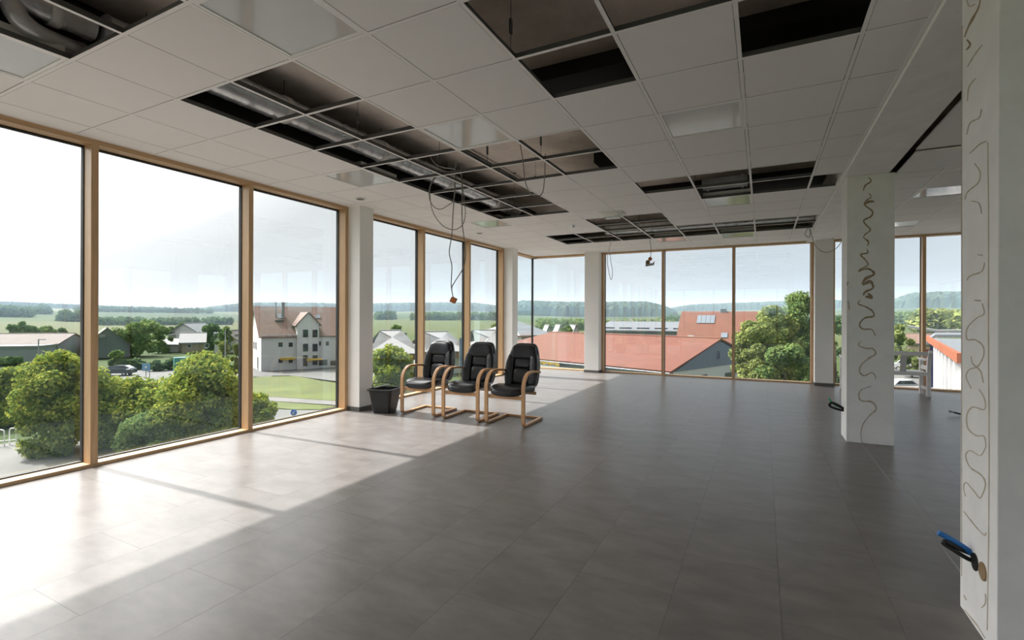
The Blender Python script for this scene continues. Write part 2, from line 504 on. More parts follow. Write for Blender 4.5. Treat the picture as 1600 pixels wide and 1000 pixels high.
# --- slab above, walls
ce = empty('ceiling', (0, 4, ZC), kind='structure')
MB().box((-5.95, YR - 0.2, 3.5), (XR + 0.2, 12.45, 3.9)).build('slab', 'concrete', ce)
w = MB().box((-5.95, YR - 0.2, 3.10), (-5.62, 12.45, 3.52)); w.box((-5.62, YR, 3.03), (XL - 0.01, 12.1, 3.5))
w.build('wall_left', 'concrete', kind='structure', origin=(-5.7, 4, 3.1))
w = MB().box((-5.62, 12.13, 3.10), (XR + 0.2, 12.45, 3.52)); w.box((-5.62, YB + 0.01, 3.03), (XR, 12.13, 3.5))
w.build('wall_back', 'concrete', kind='structure', origin=(0, 12.2, 3.1))
w = MB().box((XR, YR - 0.2, 2.98), (XR + 0.2, 12.45, 3.5)).box((XR, YR - 0.2, -0.4), (XR + 0.2, YR + 0.3, 2.98)).box((XR, 11.8, -0.4), (XR + 0.2, 12.45, 2.98)).box((XR, YR + 0.3, -0.4), (XR + 0.2, 11.8, 0.0))
w.build('wall_right', 'plaster', kind='structure', origin=(XR, 4, 0))
w = MB().box((-5.95, YR - 0.2, 2.98), (XR, YR, 3.5)).box((-5.95, YR - 0.2, -0.4), (-5.6, YR, 2.98)).box((XR - 0.3, YR - 0.2, -0.4), (XR, YR, 2.98)).box((-5.6, YR - 0.2, -0.4), (XR - 0.3, YR, 0.0))
w.build('wall_rear', 'plaster', kind='structure', origin=(0, YR, 0))

# --- suspended ceiling
HOLES = {(0, -1), (1, -1), (0, -2)}
HOLES |= {(i, j) for i in (0, 1) for j in range(1, 9)}
HOLES |= {(2, 4), (2, 5), (3, 4), (3, 5), (4, 1), (4, 2), (5, 1), (6, 2)}
HOLES |= {(4, 7), (5, 7), (5, 8), (6, 7), (6, 8), (7, 8)}
HOLES |= {(2, 10), (2, 11), (3, 10), (3, 11)} | {(i, j) for i in range(0, 8) for j in (12, 13)}
LIGHTS = [(2, 0), (2, 3), (5, 4), (5, 9), (-1, 4), (-1, 9), (3, 14), (5, 14), (-1, -1), (9, 10), (9, 14)]
BX0, BX1 = 0.805, 1.215           # bulkhead between the pillars
cell_me = None
rest = MB()
TZ0, TZ1 = ZC + 0.0012, ZC + 0.016
HB = 0.0152
for i in range(-3, 18):
    for j in range(-11, 18):
        if (i, j) in HOLES or (i, j) in LIGHTS: continue
        a0, a1 = X0 + i * U, X0 + (i + 1) * U; b0, b1 = Y0 + j * U, Y0 + (j + 1) * U
        full = True
        lo, hi = (XL, BX0 - 0.02) if i <= 7 and a0 < BX0 else (BX1 + 0.002, XR)
        if i == 8: lo, hi = BX1 + 0.002, XR
        if a0 < lo: a0 = lo - HB; full = False
        if a1 > hi: a1 = hi + HB; full = False
        if b0 < YR: b0 = YR - HB; full = False
        if b1 > YB: b1 = YB - HB * 0; full = False
        if lo > 1 and b1 <= 6.77 + 0.01: continue
        if lo > 1 and b0 < 6.77: b0 = 6.77; full = False
        if a1 - a0 < 0.05 or b1 - b0 < 0.05: continue
        vis = i <= 10 and j >= -1 and not (i >= 9 and j < 8)
        if not vis:
            rest.box((a0 + HB, b0 + HB, TZ0), (a1 - HB, b1 - HB, TZ1)); continue
        c = Vector(((a0 + a1) / 2, (b0 + b1) / 2, TZ0))
        if full and cell_me is not None:
            o = bpy.data.objects.new('ceiling_tile', cell_me); COL.objects.link(o); o.parent = ce; o.location = c - ce.location
        else:
            o = MB().box((a0 + HB, b0 + HB, TZ0), (a1 - HB, b1 - HB, TZ1)).build('ceiling_tile', 'ceiling_tile', ce, origin=c)
            if full: cell_me = o.data
rest.build('ceiling_tile_field', 'ceiling_tile', ce, kind='stuff')
MB().box((BX1 + 0.10, 6.01, ZC - 0.002), (XR, 6.765, ZC + 0.014)).build('plasterboard', 'plaster', ce)
MB().box((BX1 + 0.10, YR, ZC + 0.02), (XR, 5.995, ZC + 0.036)).build('plasterboard', 'plaster', ce)
def tbar(x0, y0, x1, y1, name):
    if x0 == x1:
        o = MB().box((x0 - 0.012, y0, ZC), (x0 + 0.012, y1, ZC + 0.001)).build(name, 'grid_white', ce)
        MB().box((x0 - 0.0015, y0, ZC + 0.001), (x0 + 0.0015, y1, ZC + 0.038)).build('web', 'galv_dark', o)
    else:
        o = MB().box((x0, y0 - 0.012, ZC - 0.0002), (x1, y0 + 0.012, ZC + 0.001)).build(name, 'grid_white', ce)
        MB().box((x0, y0 - 0.0015, ZC + 0.001), (x1, y0 + 0.0015, ZC + 0.037)).build('web', 'galv_dark', o)
    return o
for i in range(-2, 8): tbar(X0 + i * U, YR, X0 + i * U, YB, 'main_runner')
for i in range(9, 18): tbar(X0 + i * U, 6.77, X0 + i * U, YB, 'main_runner')
for j in range(-10, 17): tbar(XL, Y0 + j * U, BX0 - 0.02, Y0 + j * U, 'cross_tee')
for j in range(9, 17): tbar(BX1 + 0.004, Y0 + j * U, XR, Y0 + j * U, 'cross_tee')
MB().box((XL - 0.005, YR, ZC - 0.001), (XL + 0.022, YB, ZC + 0.03)).build('edge_angle', 'grid_white', ce)
MB().box((XL, YB - 0.022, ZC - 0.001), (XR, YB + 0.005, ZC + 0.03)).build('edge_angle', 'grid_white', ce)
MB().box((BX0 - 0.022, YR, ZC - 0.002), (BX0, 11.9, ZC + 0.03)).build('edge_angle', 'white_paint', ce)
# hangers in the open cells
hg_me = None
for (i, j) in [(2, 2), (2, 5), (3, 5), (2, 7), (1, 3), (1, 8), (2, 9), (3, 4), (2, 11), (3, 11), (4, 11), (5, 8), (6, 8), (1, 5), (3, 12), (5, 13), (1, 12), (4, 2)]:
    x, y = X0 + i * U + (0.0 if j % 2 else 0.0), Y0 + j * U - 0.06
    if hg_me is None:
        m = MB().tube([(x, y, ZC + 0.03), (x, y, 3.5)], 0.0025, 6)
        m.box((x - 0.006, y - 0.012, ZC + 0.13), (x + 0.006, y + 0.012, ZC + 0.22))
        m.box((x - 0.02, y - 0.012, 3.485), (x + 0.02, y + 0.012, 3.499))
        o = m.build('hanger', 'galv_dark', ce, origin=(x, y, ZC)); hg_me = o.data
    else:
        o = bpy.data.objects.new('hanger', hg_me); COL.objects.link(o); o.parent = ce; o.location = Vector((x, y, ZC)) - ce.location
# bulkhead between the pillars
bh = MB().box((BX0, YR, ZC - 0.03), (BX1, YB - 0.002, 3.5))
bh.build('trim_1', 'plaster_rough', kind='structure', origin=(1.03, 4, 3.0))
# black sheet added to darken the void left of the duct
MB().box((-4.14, YR, 3.03), (-4.10, 11.9, 3.5)).build('void_shade_sheet', 'void_shade_black', ce)

# black blocks added under the slab to darken the ceiling openings
for y in (3.8, 6.1, 8.04): MB().box((-1.95, y, 3.38), (0.79, y + 0.6, 3.5)).build('void_shade_block', 'void_shade_black', ce)

# --- pillars inside the room
def glue_trace(parent, pts, w, face, gm='glue'):
    """a wavy smear of tile adhesive; face: function (a, b) -> world point, normal"""
    p = spline([Vector((a, b, 0)) for a, b in pts], 6)
    m = MB(); vs_, fs = [], []
    n = len(p)
    for k in range(n):
        t = (p[min(k + 1, n - 1)] - p[max(k - 1, 0)])
        t = t.normalized() if t.length else Vector((1, 0, 0))
        s_ = Vector((-t.y, t.x, 0))
        ww = w * (0.45 + 0.55 * math.sin(PI * (k + 0.6) / (n + 0.2))) * (0.75 + 0.5 * random.random()) / 2
        q0, q1 = p[k] - s_ * ww, p[k] + s_ * ww
        vs_ += [face(q0.x, q0.y, 0), face(p[k].x, p[k].y, 0.003), face(q1.x, q1.y, 0)]
    for k in range(n - 1):
        a = k * 3
        fs += [(a, a + 1, a + 4, a + 3), (a + 1, a + 2, a + 5, a + 4)]
    m.add(vs_, fs, True)
    return m.build('glue_trace', gm, parent)
P1 = (0.835, 6.58, 1.265, 6.98)
p1 = empty('pillar', ((P1[0] + P1[2]) / 2, (P1[1] + P1[3]) / 2, 0), 'square white pillar with brown wavy glue traces, standing alone beside the white bench', 'pillar')
MB().box((P1[0], P1[1], 0), (P1[2], P1[3], ZC - 0.03)).build('shaft', 'plaster_rough', p1, bevel=0.004)
f1 = lambda u, v, h: (lambda q: (q.x, P1[1] - h, q.z))(aty(u, v, P1[1]))
tr1 = [[(1357, 277), (1361, 283), (1352, 290), (1349, 298)],
       [(1358, 302), (1361, 308), (1354, 313), (1351, 320), (1363, 330), (1361, 338), (1350, 344), (1352, 350), (1360, 359), (1352, 366), (1349, 371)],
       [(1366, 315), (1358, 315), (1351, 319)],
       [(1349, 371), (1357, 378), (1355, 384)],
       [(1354, 389), (1356, 395), (1345, 398), (1352, 406), (1356, 414), (1344, 421), (1341, 424)],
       [(1341, 424), (1356, 420), (1366, 428), (1352, 436), (1349, 444), (1360, 440), (1364, 450), (1352, 456), (1349, 462)],
       [(1356, 458), (1362, 465), (1352, 463)],
       [(1344, 469), (1341, 475), (1352, 479), (1363, 486), (1365, 494), (1351, 497), (1343, 507), (1348, 514), (1362, 515), (1368, 525)],
       [(1346, 533), (1341, 539), (1352, 544), (1364, 545), (1368, 553), (1357, 560), (1346, 570), (1343, 580), (1350, 587), (1362, 582), (1368, 588), (1367, 593)],
       [(1361, 603), (1346, 609), (1342, 618), (1346, 626), (1362, 628), (1369, 639), (1358, 650), (1348, 664), (1345, 680), (1347, 692)],
       [(1325, 440), (1324, 446)], [(1325, 470), (1327, 484)]]
for k, t in enumerate(tr1):
    glue_trace(p1, [(a, b) for a, b in t], (4.4 if k in (2, 5, 6) else 2.6), f1, 'glue' if k < 8 else 'glue_pale')
MB().box((P1[0] + 0.01, P1[1] - 0.0, 0.0), (P1[0] + 0.014, P1[1] - 0.002, 2.98)).build('corner_bead', 'plastic_white', p1)
P2 = (0.85, 2.67, 1.28, 3.085)
p2 = empty('pillar', ((P2[0] + P2[2]) / 2, (P2[1] + P2[3]) / 2, 0), 'nearest square white pillar at right edge with glue traces and blue conduit', 'pillar')
MB().box((P2[0], P2[1], 0), (P2[2], P2[3], ZC - 0.03)).build('shaft', 'plaster_rough', p2, bevel=0.004)
f2 = lambda u, v, h: (lambda q: (P2[0] - h, q.y, q.z))(atx(u, v, P2[0]))
tr2 = [[(1532, 0), (1528, 14), (1514, 40), (1507, 58)], [(1511, 62), (1516, 70), (1510, 78)], [(1511, 0), (1515, 10), (1524, 6)],
       [(1535, 70), (1524, 84), (1512, 104)], [(1525, 122), (1514, 136), (1512, 158)], [(1534, 170), (1530, 184), (1516, 192), (1511, 210)],
       [(1515, 240), (1530, 226), (1543, 220)], [(1523, 255), (1532, 270), (1528, 286), (1512, 300), (1508, 312)], [(1518, 314), (1530, 318), (1534, 334)],
       [(1528, 398), (1536, 399)], [(1539, 410), (1534, 424), (1516, 431), (1511, 438)], [(1522, 469), (1534, 470)],
       [(1535, 474), (1538, 490), (1526, 497), (1512, 512), (1511, 530), (1524, 531), (1536, 541), (1537, 556), (1528, 572), (1514, 578), (1510, 590), (1518, 607)],
       [(1518, 557), (1520, 568), (1532, 580), (1537, 598)], [(1530, 608), (1539, 624), (1538, 640), (1520, 636), (1511, 648), (1512, 668), (1524, 680), (1538, 682), (1541, 698)],
       [(1541, 698), (1532, 712), (1516, 704), (1509, 712), (1516, 730), (1534, 743), (1540, 758), (1532, 778), (1524, 770), (1510, 754), (1506, 762), (1509, 776)],
       [(1506, 799), (1524, 822), (1538, 836), (1541, 832)], [(1506, 930), (1510, 938)], [(1540, 928), (1540, 942), (1534, 950)], [(1506, 952), (1526, 976), (1540, 998)]]
for k, t in enumerate(tr2):
    glue_trace(p2, [(a, b) for a, b in t], 3.6 if k in (0, 1) else 2.2, f2, 'glue' if k in (0, 1) else 'glue_pale')
# raised seam of filler along the edge
glue_trace(p2, [(1544, 222), (1545, 330), (1545, 450), (1545, 560), (1546, 700), (1545, 860), (1543, 985)], 1.6, f2, 'glue_pale')
glue_trace(p2, [(1504, 40), (1503, 300), (1503, 600), (1503, 900)], 1.0, f2, 'glue_pale')

# --- columns in the window line (white, with a dark skirting)
def column(x0, y0, x1, y1, label):
    r = empty('column', ((x0 + x1) / 2, (y0 + y1) / 2, 0), label, 'column')
    MB().box((x0, y0, 0), (x1, y1, ZC + 0.004)).build('shaft', 'plaster', r, bevel=0.003)
    s = 0.009
    MB().box((x0 - s, y0 - s, 0), (x1 + s, y1 + s, 0.06)).build('skirting', 'base_dark', r)
column(-5.49, 5.305, -5.205, 5.58, 'white window column beside the black bucket')
column(-5.49, 10.17, -5.205, 10.45, 'white window column at the left wall near the far corner, behind the right chair')
column(-3.965, 11.70, -3.60, 12.02, 'white window column in the back wall, left of the hanging sensor')
column(0.945, 11.70, 1.265, 12.02, 'white window column in the back wall just left of the glue-marked pillar')

# --- glazing: wooden posts, head, sill, dark gasket and clear panes
def glazing_left(name, y0, y1, mull, end0=True, end1=True):
    r = empty(name, (XL, (y0 + y1) / 2, 0), kind='structure')
    MB().box((-5.60, y0, 2.945), (XL, y1, 3.03)).build('head_frame', 'wood_y', r, bevel=0.002)
    MB().box((-5.60, y0, -0.003), (XL, y1, 0.032)).build('sill_frame', 'wood_y', r, bevel=0.002)
    posts = ([y0 + 0.029] if end0 else []) + list(mull) + ([y1 - 0.029] if end1 else [])
    for y in posts:
        MB().box((-5.56, y - 0.029, 0.032), (XL, y + 0.029, 2.945)).build('mullion', 'wood_v', r, bevel=0.002)
        MB().box((-5.61, y - 0.036, 0.032), (-5.56, y + 0.036, 2.945)).build('gasket', 'gasket', r)
    MB().box((-5.61, y0, 2.93), (-5.562, y1, 2.945)).build('gasket', 'gasket', r)
    MB().box((-5.61, y0, 0.032), (-5.562, y1, 0.042)).build('gasket', 'gasket', r)
    b = [y0] + list(mull) + [y1]
    for a, c in zip(b[:-1], b[1:]):
        MB().box((GX - 0.012, a + 0.03, 0.04), (GX, c - 0.03, 2.932)).build('pane', 'pane', r)
def glazing_back(name, x0, x1, mull, end0=True, end1=True):
    r = empty(name, ((x0 + x1) / 2, YB, 0), kind='structure')
    MB().box((x0, YB, 2.955), (x1, 12.11, 3.03)).build('head_frame', 'wood_x', r, bevel=0.002)
    MB().box((x0, YB, -0.003), (x1, 12.11, 0.028)).build('sill_frame', 'wood_x', r, bevel=0.002)
    posts = ([x0 + 0.026] if end0 else []) + list(mull) + ([x1 - 0.026] if end1 else [])
    for x in posts:
        MB().box((x - 0.026, YB, 0.028), (x + 0.026, 12.07, 2.955)).build('mullion', 'wood_v', r, bevel=0.002)
        MB().box((x - 0.033, 12.07, 0.028), (x + 0.033, 12.12, 2.955)).build('gasket', 'gasket', r)
    b = [x0] + list(mull) + [x1]
    for a, c in zip(b[:-1], b[1:]):
        MB().box((a + 0.027, GY, 0.026), (c - 0.027, GY + 0.012, 2.957)).build('pane', 'pane', r)
glazing_left('window_1', -5.15, 5.305, [-3.885, -2.355, -0.825, 0.705, 2.236, 3.768])
glazing_left('window_2', 5.58, 10.17, [7.12, 8.67])
glazing_back('window_4', -3.60, 0.945, [-2.112, -0.584])
glazing_back('window_5', 1.265, 7.15, [2.755, 4.28, 5.8])
r = empty('window_added_rear', (0.6, YR, 0), kind='structure')          # unseen glazing behind the camera, added to light the pillars
MB().box((-5.6, YR - 0.16, 2.90), (XR - 0.3, YR - 0.01, 2.98)).build('head_frame', 'wood_x', r)
MB().box((-5.6, YR - 0.16, 0.0), (XR - 0.3, YR - 0.01, 0.035)).build('sill_frame', 'wood_x', r)
xs = [-5.57 + k * 1.5587 for k in range(9)]
for x in xs: MB().box((x - 0.029, YR - 0.16, 0.035), (x + 0.029, YR - 0.01, 2.90)).build('mullion', 'wood_v', r)
for x_, x2 in zip(xs[:-1], xs[1:]): MB().box((x_ + 0.03, YR - 0.15, 0.035), (x2 - 0.03, YR - 0.138, 2.90)).build('pane', 'pane', r)
r = empty('window_added_right', (XR, 3.4, 0), kind='structure')          # unseen glazing on the right, added to brighten the room
MB().box((XR + 0.01, YR + 0.3, 2.90), (XR + 0.16, 11.8, 2.98)).build('head_frame', 'wood_y', r)
MB().box((XR + 0.01, YR + 0.3, 0.0), (XR + 0.16, 11.8, 0.035)).build('sill_frame', 'wood_y', r)
ys = [YR + 0.33 + k * 1.6764 for k in range(11)]
for y in ys: MB().box((XR + 0.01, max(y - 0.029, YR + 0.3), 0.035), (XR + 0.16, min(y + 0.029, 11.8), 2.90)).build('mullion', 'wood_v', r)
for y, y2 in zip(ys[:-1], ys[1:]): MB().box((XR + 0.138, y + 0.03, 0.035), (XR + 0.15, y2 - 0.03, 2.90)).build('pane', 'pane', r)
# glazed corner without posts
r = empty('window_3', (-5.5, 12, 0), kind='structure')
MB().box((-5.60, 10.45, 2.945), (XL, 12.11, 3.03)).build('head_frame', 'wood_y', r)
MB().box((-5.60, YB, 2.945), (-3.965, 12.11, 3.0299)).build('head_frame', 'wood_x', r)
MB().box((-5.60, 10.45, -0.003), (XL, 12.11, 0.032)).build('sill_frame', 'wood_y', r)
MB().box((XL, YB, -0.003), (-3.965, 12.11, 0.0319)).build('sill_frame', 'wood_x', r)
MB().box((GX - 0.012, 10.45, 0.03), (GX, GY, 2.95)).build('pane', 'pane', r)
MB().box((GX, GY, 0.03), (-3.965, GY + 0.012, 2.95)).build('pane', 'pane', r)
MB().box((GX - 0.02, GY - 0.022, 0.03), (GX + 0.022, GY + 0.02, 2.95)).build('corner_joint', 'gasket', r)

# ------------------------------------------------------------------ ceiling fittings
def ceiling_light(i, j, label):
    a0, a1 = X0 + i * U + 0.013, X0 + (i + 1) * U - 0.013; b0, b1 = Y0 + j * U + 0.013, Y0 + (j + 1) * U - 0.013
    r = empty('ceiling_light', ((a0 + a1) / 2, (b0 + b1) / 2, ZC), label, 'light', 'recessed square ceiling lights')
    z = ZC + 0.0012
    m = MB(); w = 0.022
    m.box((a0, b0, z), (a1, b0 + w, z + 0.02)).box((a0, b1 - w, z), (a1, b1, z + 0.02)).box((a0, b0 + w, z), (a0 + w, b1 - w, z + 0.02)).box((a1 - w, b0 + w, z), (a1, b1 - w, z + 0.02))
    m.build('frame', 'grid_white', r)
    MB().box((a0 + w, b0 + w, z + 0.006), (a1 - w, b1 - w, z + 0.010)).build('cover', 'lamp_cover', r)
    MB().box((a0 + 0.01, b0 + 0.01, z + 0.021), (a1 - 0.01, b1 - 0.01, z + 0.085)).build('tray', 'lamp_tray', r)
LBL = {(2, 0): 'large flat ceiling light panel nearest the camera, off', (2, 3): 'ceiling light panel beside the long open ceiling strip with the duct', (5, 4): 'ceiling light panel alone among closed tiles, right of the two-by-two opening',
       (5, 9): 'ceiling light panel at the rear edge of the right-hand openings', (-1, 4): 'ceiling light panel between the duct opening and the left windows', (-1, 9): 'ceiling light panel at the far end of the duct opening',
       (3, 14): 'ceiling light panel close to the back windows above the hanging sensor', (5, 14): 'ceiling light panel close to the back windows, right of the one above the sensor', (-1, -1): 'ceiling light panel in the top left corner of the view',
       (9, 10): 'nearer ceiling light panel in the room beyond the pillars', (9, 14): 'farther ceiling light panel in the room beyond the pillars'}
for ij in LIGHTS: ceiling_light(*ij, LBL[ij])

def round_fit(name, p, rad, label, cat, dome=0.0, m='plastic_white'):
    r = empty(name, p, label, cat)
    x, y, z = p
    MB().lathe([(rad, z + 0.004), (rad, z - 0.006), (rad * 0.92, z - 0.012)], (x, y, 0), 28).build('rim', m, r)
    if dome:
        MB().lathe([(rad * 0.8, z - 0.011), (rad * 0.72, z - dome * 0.7), (rad * 0.45, z - dome), (0.004, z - dome)], (x, y, 0), 24).build('body', m, r)
    else:
        MB().lathe([(rad * 0.7, z - 0.0135), (rad * 0.7, z - 0.010)], (x, y, 0), 24).build('insert', 'galv_dark', r)
round_fit('downlight', (-4.891, 4.991, ZC), 0.075, 'small round downlight in the ceiling near the left window column', 'downlight')
round_fit('downlight', (-4.856, 8.082, ZC), 0.075, 'small round downlight in the ceiling above the middle mullion of the left wall', 'downlight')
round_fit('smoke_detector', (-2.971, 8.121, ZC), 0.055, 'small grey smoke detector on the ceiling past the duct opening', 'detector', 0.05, 'galv')
# white emergency light housing under the ceiling
er = empty('emergency_light', (-2.08, 7.45, ZC), 'white dome-shaped emergency light under the ceiling tiles', 'light')
MB().pillow((-2.08, 7.45, ZC - 0.015), (0.34, 0.30, 0.11), 0.7, 0.6).build('housing', 'plastic_white', er)
MB().box((-2.25, 7.30, ZC - 0.012), (-1.91, 7.60, ZC)).build('back_plate', 'plastic_white', er)
MB().box((-2.20, 7.37, ZC - 0.074), (-1.96, 7.53, ZC - 0.068)).build('lens', 'lamp_cover', er)

# ducts above the opening
def spiral_duct(name, p0, p1, rad, label, flanges):
    p0, p1 = Vector(p0), Vector(p1); L = (p1 - p0).length; d = (p1 - p0) / L
    r = empty(name, p0, label, 'duct')
    n = int(L / 0.02); pts, rr = [], []
    for k in range(n + 1):
        pts.append(p0 + d * (L * k / n)); rr.append(rad + (0.0035 if k % 6 == 0 else 0.0))
    MB().tube(pts, rr, 28).build('pipe', 'galv', r)
    for t in flanges:
        c = p0 + d * t
        MB().tube([c - d * 0.03, c - d * 0.028, c + d * 0.028, c + d * 0.03], [rad + 0.002, rad + 0.010, rad + 0.010, rad + 0.002], 28).build('clamp', 'plastic_white', r)
        MB().tube([c + Vector((0, 0, rad)), c + Vector((0, 0, 3.5 - c.z))], 0.004, 6).build('hanger_rod', 'galv_dark', r)
    return r
spiral_duct('spiral_duct', (-3.83, 1.62, 3.235), (-3.83, 7.6, 3.235), 0.11, 'large galvanised spiral duct running the length of the open ceiling strip', [0.25, 1.35, 2.6, 3.9, 5.2])
spiral_duct('spiral_duct', (-3.92, -1.2, 3.26), (-3.92, 1.60, 3.26), 0.075, 'slim galvanised duct in the top left ceiling opening', [1.35, 2.36, 2.60])
# flexible hose branching off
hp = spline([at(20, 4, 3.22), at(22, 16, 3.16), at(34, 34, 3.11), at(58, 52, 3.095), at(88, 66, 3.10), at(114, 76, 3.12), at(128, 80, 3.16)], 12)
MB_ = MB().tube(hp, [0.052 + (0.004 if k % 2 else 0) for k in range(len(hp))], 24)
thing(MB_, 'flexible_hose', 'flex_alu', 'ribbed silver flexible hose curving below the duct, top left opening', 'hose', hp[0])
# rectangular ventilation duct across the far openings
dr = empty('flat_duct', (-3.7, 9.95, 3.12), 'flat grey sheet-metal duct crossing the far row of ceiling openings', 'duct')
MB().box((-2.9, 9.80, 3.10), (0.78, 10.08, 3.24)).build('casing', 'galv', dr, bevel=0.004)
for x in (-2.2, -1.4, -0.6, 0.2): MB().box((x - 0.012, 9.785, 3.085), (x + 0.012, 10.095, 3.255)).build('flange', 'flex_alu', dr)
dr = empty('flat_duct', (-0.7, 6.9, 3.12), 'sheet-metal duct piece lying in the right-hand ceiling openings', 'duct')
MB().box((-0.72, 6.86, 3.09), (-0.18, 7.05, 3.20)).build('casing', 'galv', dr, bevel=0.004)
for x in (-0.66, -0.24): MB().box((x - 0.012, 6.85, 3.08), (x + 0.012, 7.06, 3.21)).build('flange', 'flex_alu', dr)
spiral_duct('spiral_duct', (-3.75, 9.3, 3.17), (-3.05, 9.5, 3.17), 0.07, 'short silver duct stub at left end of the far ceiling openings', [0.1, 0.6])
# thin pipe below the slab, across the strip
thing(MB().tube([(-3.30, 1.35, 3.46), (-3.30, 7.6, 3.46)], 0.016, 10), 'conduit_pipe', 'galv_dark', 'thin steel pipe under the concrete slab beside the large duct', 'pipe', (-3.30, 1.35, 3.46))

# ------------------------------------------------------------------ hanging cables
def hang(pts_uv, y, extra0=None):
    return spline(([Vector(extra0)] if extra0 else []) + [aty(u, v, yy) for (u, v, yy) in pts_uv], 8)
Yc = 4.95
c1 = empty('hanging_cable', aty(708, 463, Yc), 'grey hanging cable bundle with loops and an orange junction box at its end', 'cable')
MB().tube(hang([(712, 250, Yc), (710, 300, Yc), (708, 330, Yc), (706, 366, Yc), (702, 394, Yc), (706, 416, Yc), (705, 446, Yc), (708, 464, Yc)], Yc), 0.006, 8).build('cable', 'cable_grey', c1)
MB().tube(hang([(720, 255, Yc), (722, 300, Yc), (722, 345, Yc), (726, 380, Yc), (727, 404, Yc), (722, 422, Yc), (712, 438, Yc), (706, 450, Yc), (708, 464, Yc)], Yc), 0.006, 8).build('cable', 'cable_grey', c1)
MB().tube(hang([(690, 265, Yc), (674, 288, Yc), (672, 305, Yc), (676, 330, Yc), (690, 351, Yc), (708, 359, Yc), (722, 352, Yc), (727, 335, Yc), (725, 310, Yc), (722, 285, Yc), (721, 262, Yc)], Yc), 0.005, 8).build('cable_loop', 'cable_grey', c1)
MB().tube(hang([(684, 270, Yc), (672, 290, Yc), (671, 310, Yc), (678, 323, Yc), (688, 327, Yc), (700, 321, Yc), (709, 312, Yc), (711, 290, Yc), (710, 262, Yc)], Yc), 0.005, 8).build('cable_loop', 'cable_grey', c1)
MB().tube(hang([(668, 222, Yc), (670, 240, Yc), (680, 256, Yc), (694, 262, Yc), (708, 264, Yc), (720, 272, Yc)], Yc), 0.005, 8).build('cable_loop', 'cable_white', c1)
q = aty(708.5, 469, Yc)
ob = MB(); a = math.radians(28); s = 0.033
ex = Vector((math.cos(a), 0.25, -math.sin(a))).normalized() * 2 * s; ez = Vector((math.sin(a), 0.1, math.cos(a))).normalized() * 2 * s; ey = ez.cross(ex).normalized() * 2 * s
ob.obox(q - ex / 2 - ey / 2 - ez / 2, ex, ey, ez)
ob.build('junction_box', 'orange_box', c1, bevel=0.006)
c2 = empty('hanging_cable', aty(838, 306, 5.0), 'thin pale cable drooping in a loop from the two-by-two ceiling opening', 'cable')
MB().tube(hang([(812, 222, 4.2), (817, 250, 4.35), (821, 285, 4.5), (830, 304, 4.7), (840, 307, 4.8), (848, 300, 4.85), (851, 275, 4.8), (852, 240, 4.75)], 5), 0.005, 8).build('cable', 'cable_grey', c2)
# sensor with orange socket boxes on its wire in front of the back window
Ys = 10.3
c3 = empty('hanging_sensor', aty(1014, 410, Ys), 'grey sensor plate with round orange sockets hanging on a wire before the back window', 'sensor')
MB().tube(hang([(1015, 374, Ys), (1017, 385, Ys), (1017, 398, Ys), (1016, 403, Ys)], Ys), 0.006, 8).build('wire', 'cable_grey', c3)
q = aty(1016, 404.5, Ys); MB().lathe([(0.036, -0.03), (0.04, 0.0), (0.036, 0.03)], q, 18, 'Y').build('socket', 'orange_box', c3)
q = aty(1012.5, 409.5, Ys); MB().lathe([(0.038, -0.045), (0.042, 0.0), (0.038, 0.02)], q, 18, 'Y').build('socket', 'knockout', c3)
q = aty(1014.5, 412, Ys)
MB().prism([q + Vector((x, 0.05, z)) for x, z in ((-0.09, -0.05), (0.085, -0.03), (0.095, 0.055), (0.06, 0.015), (0.0, 0.01), (-0.085, 0.045))], (0, 0.02, 0)).build('plate', 'steel_plate', c3, bevel=0.003)
c4 = empty('hanging_cable', aty(955, 437, 10.6), 'long thin cable loop hanging beside the back window column', 'cable')
MB().tube(hang([(956, 374, 10.1), (951, 392, 10.5), (949, 408, 10.6), (952, 428, 10.6), (955, 437, 10.6), (957, 425, 10.6), (954, 405, 10.6), (952, 388, 10.55), (955, 376, 10.1)], 10), 0.006, 8).build('cable', 'cable_white', c4)
c5 = empty('hanging_cable', aty(1290, 394, 10.9), 'dark thin cable drooping in front of the back column beside the pillar', 'cable')
MB().tube(hang([(1262, 357, 10.0), (1258, 366, 10.3), (1264, 371, 10.4), (1266, 364, 10.4), (1264, 357, 10.1)], 10), 0.006, 8).build('cable', 'cable_grey', c5)
MB().tube(hang([(1266, 358, 10.1), (1272, 380, 10.8), (1280, 390, 11.0), (1290, 394, 11.0), (1302, 391, 11.0), (1312, 382, 10.9), (1318, 366, 10.6), (1320, 352, 10.2)], 10), 0.006, 8).build('cable', 'cable_grey', c5)

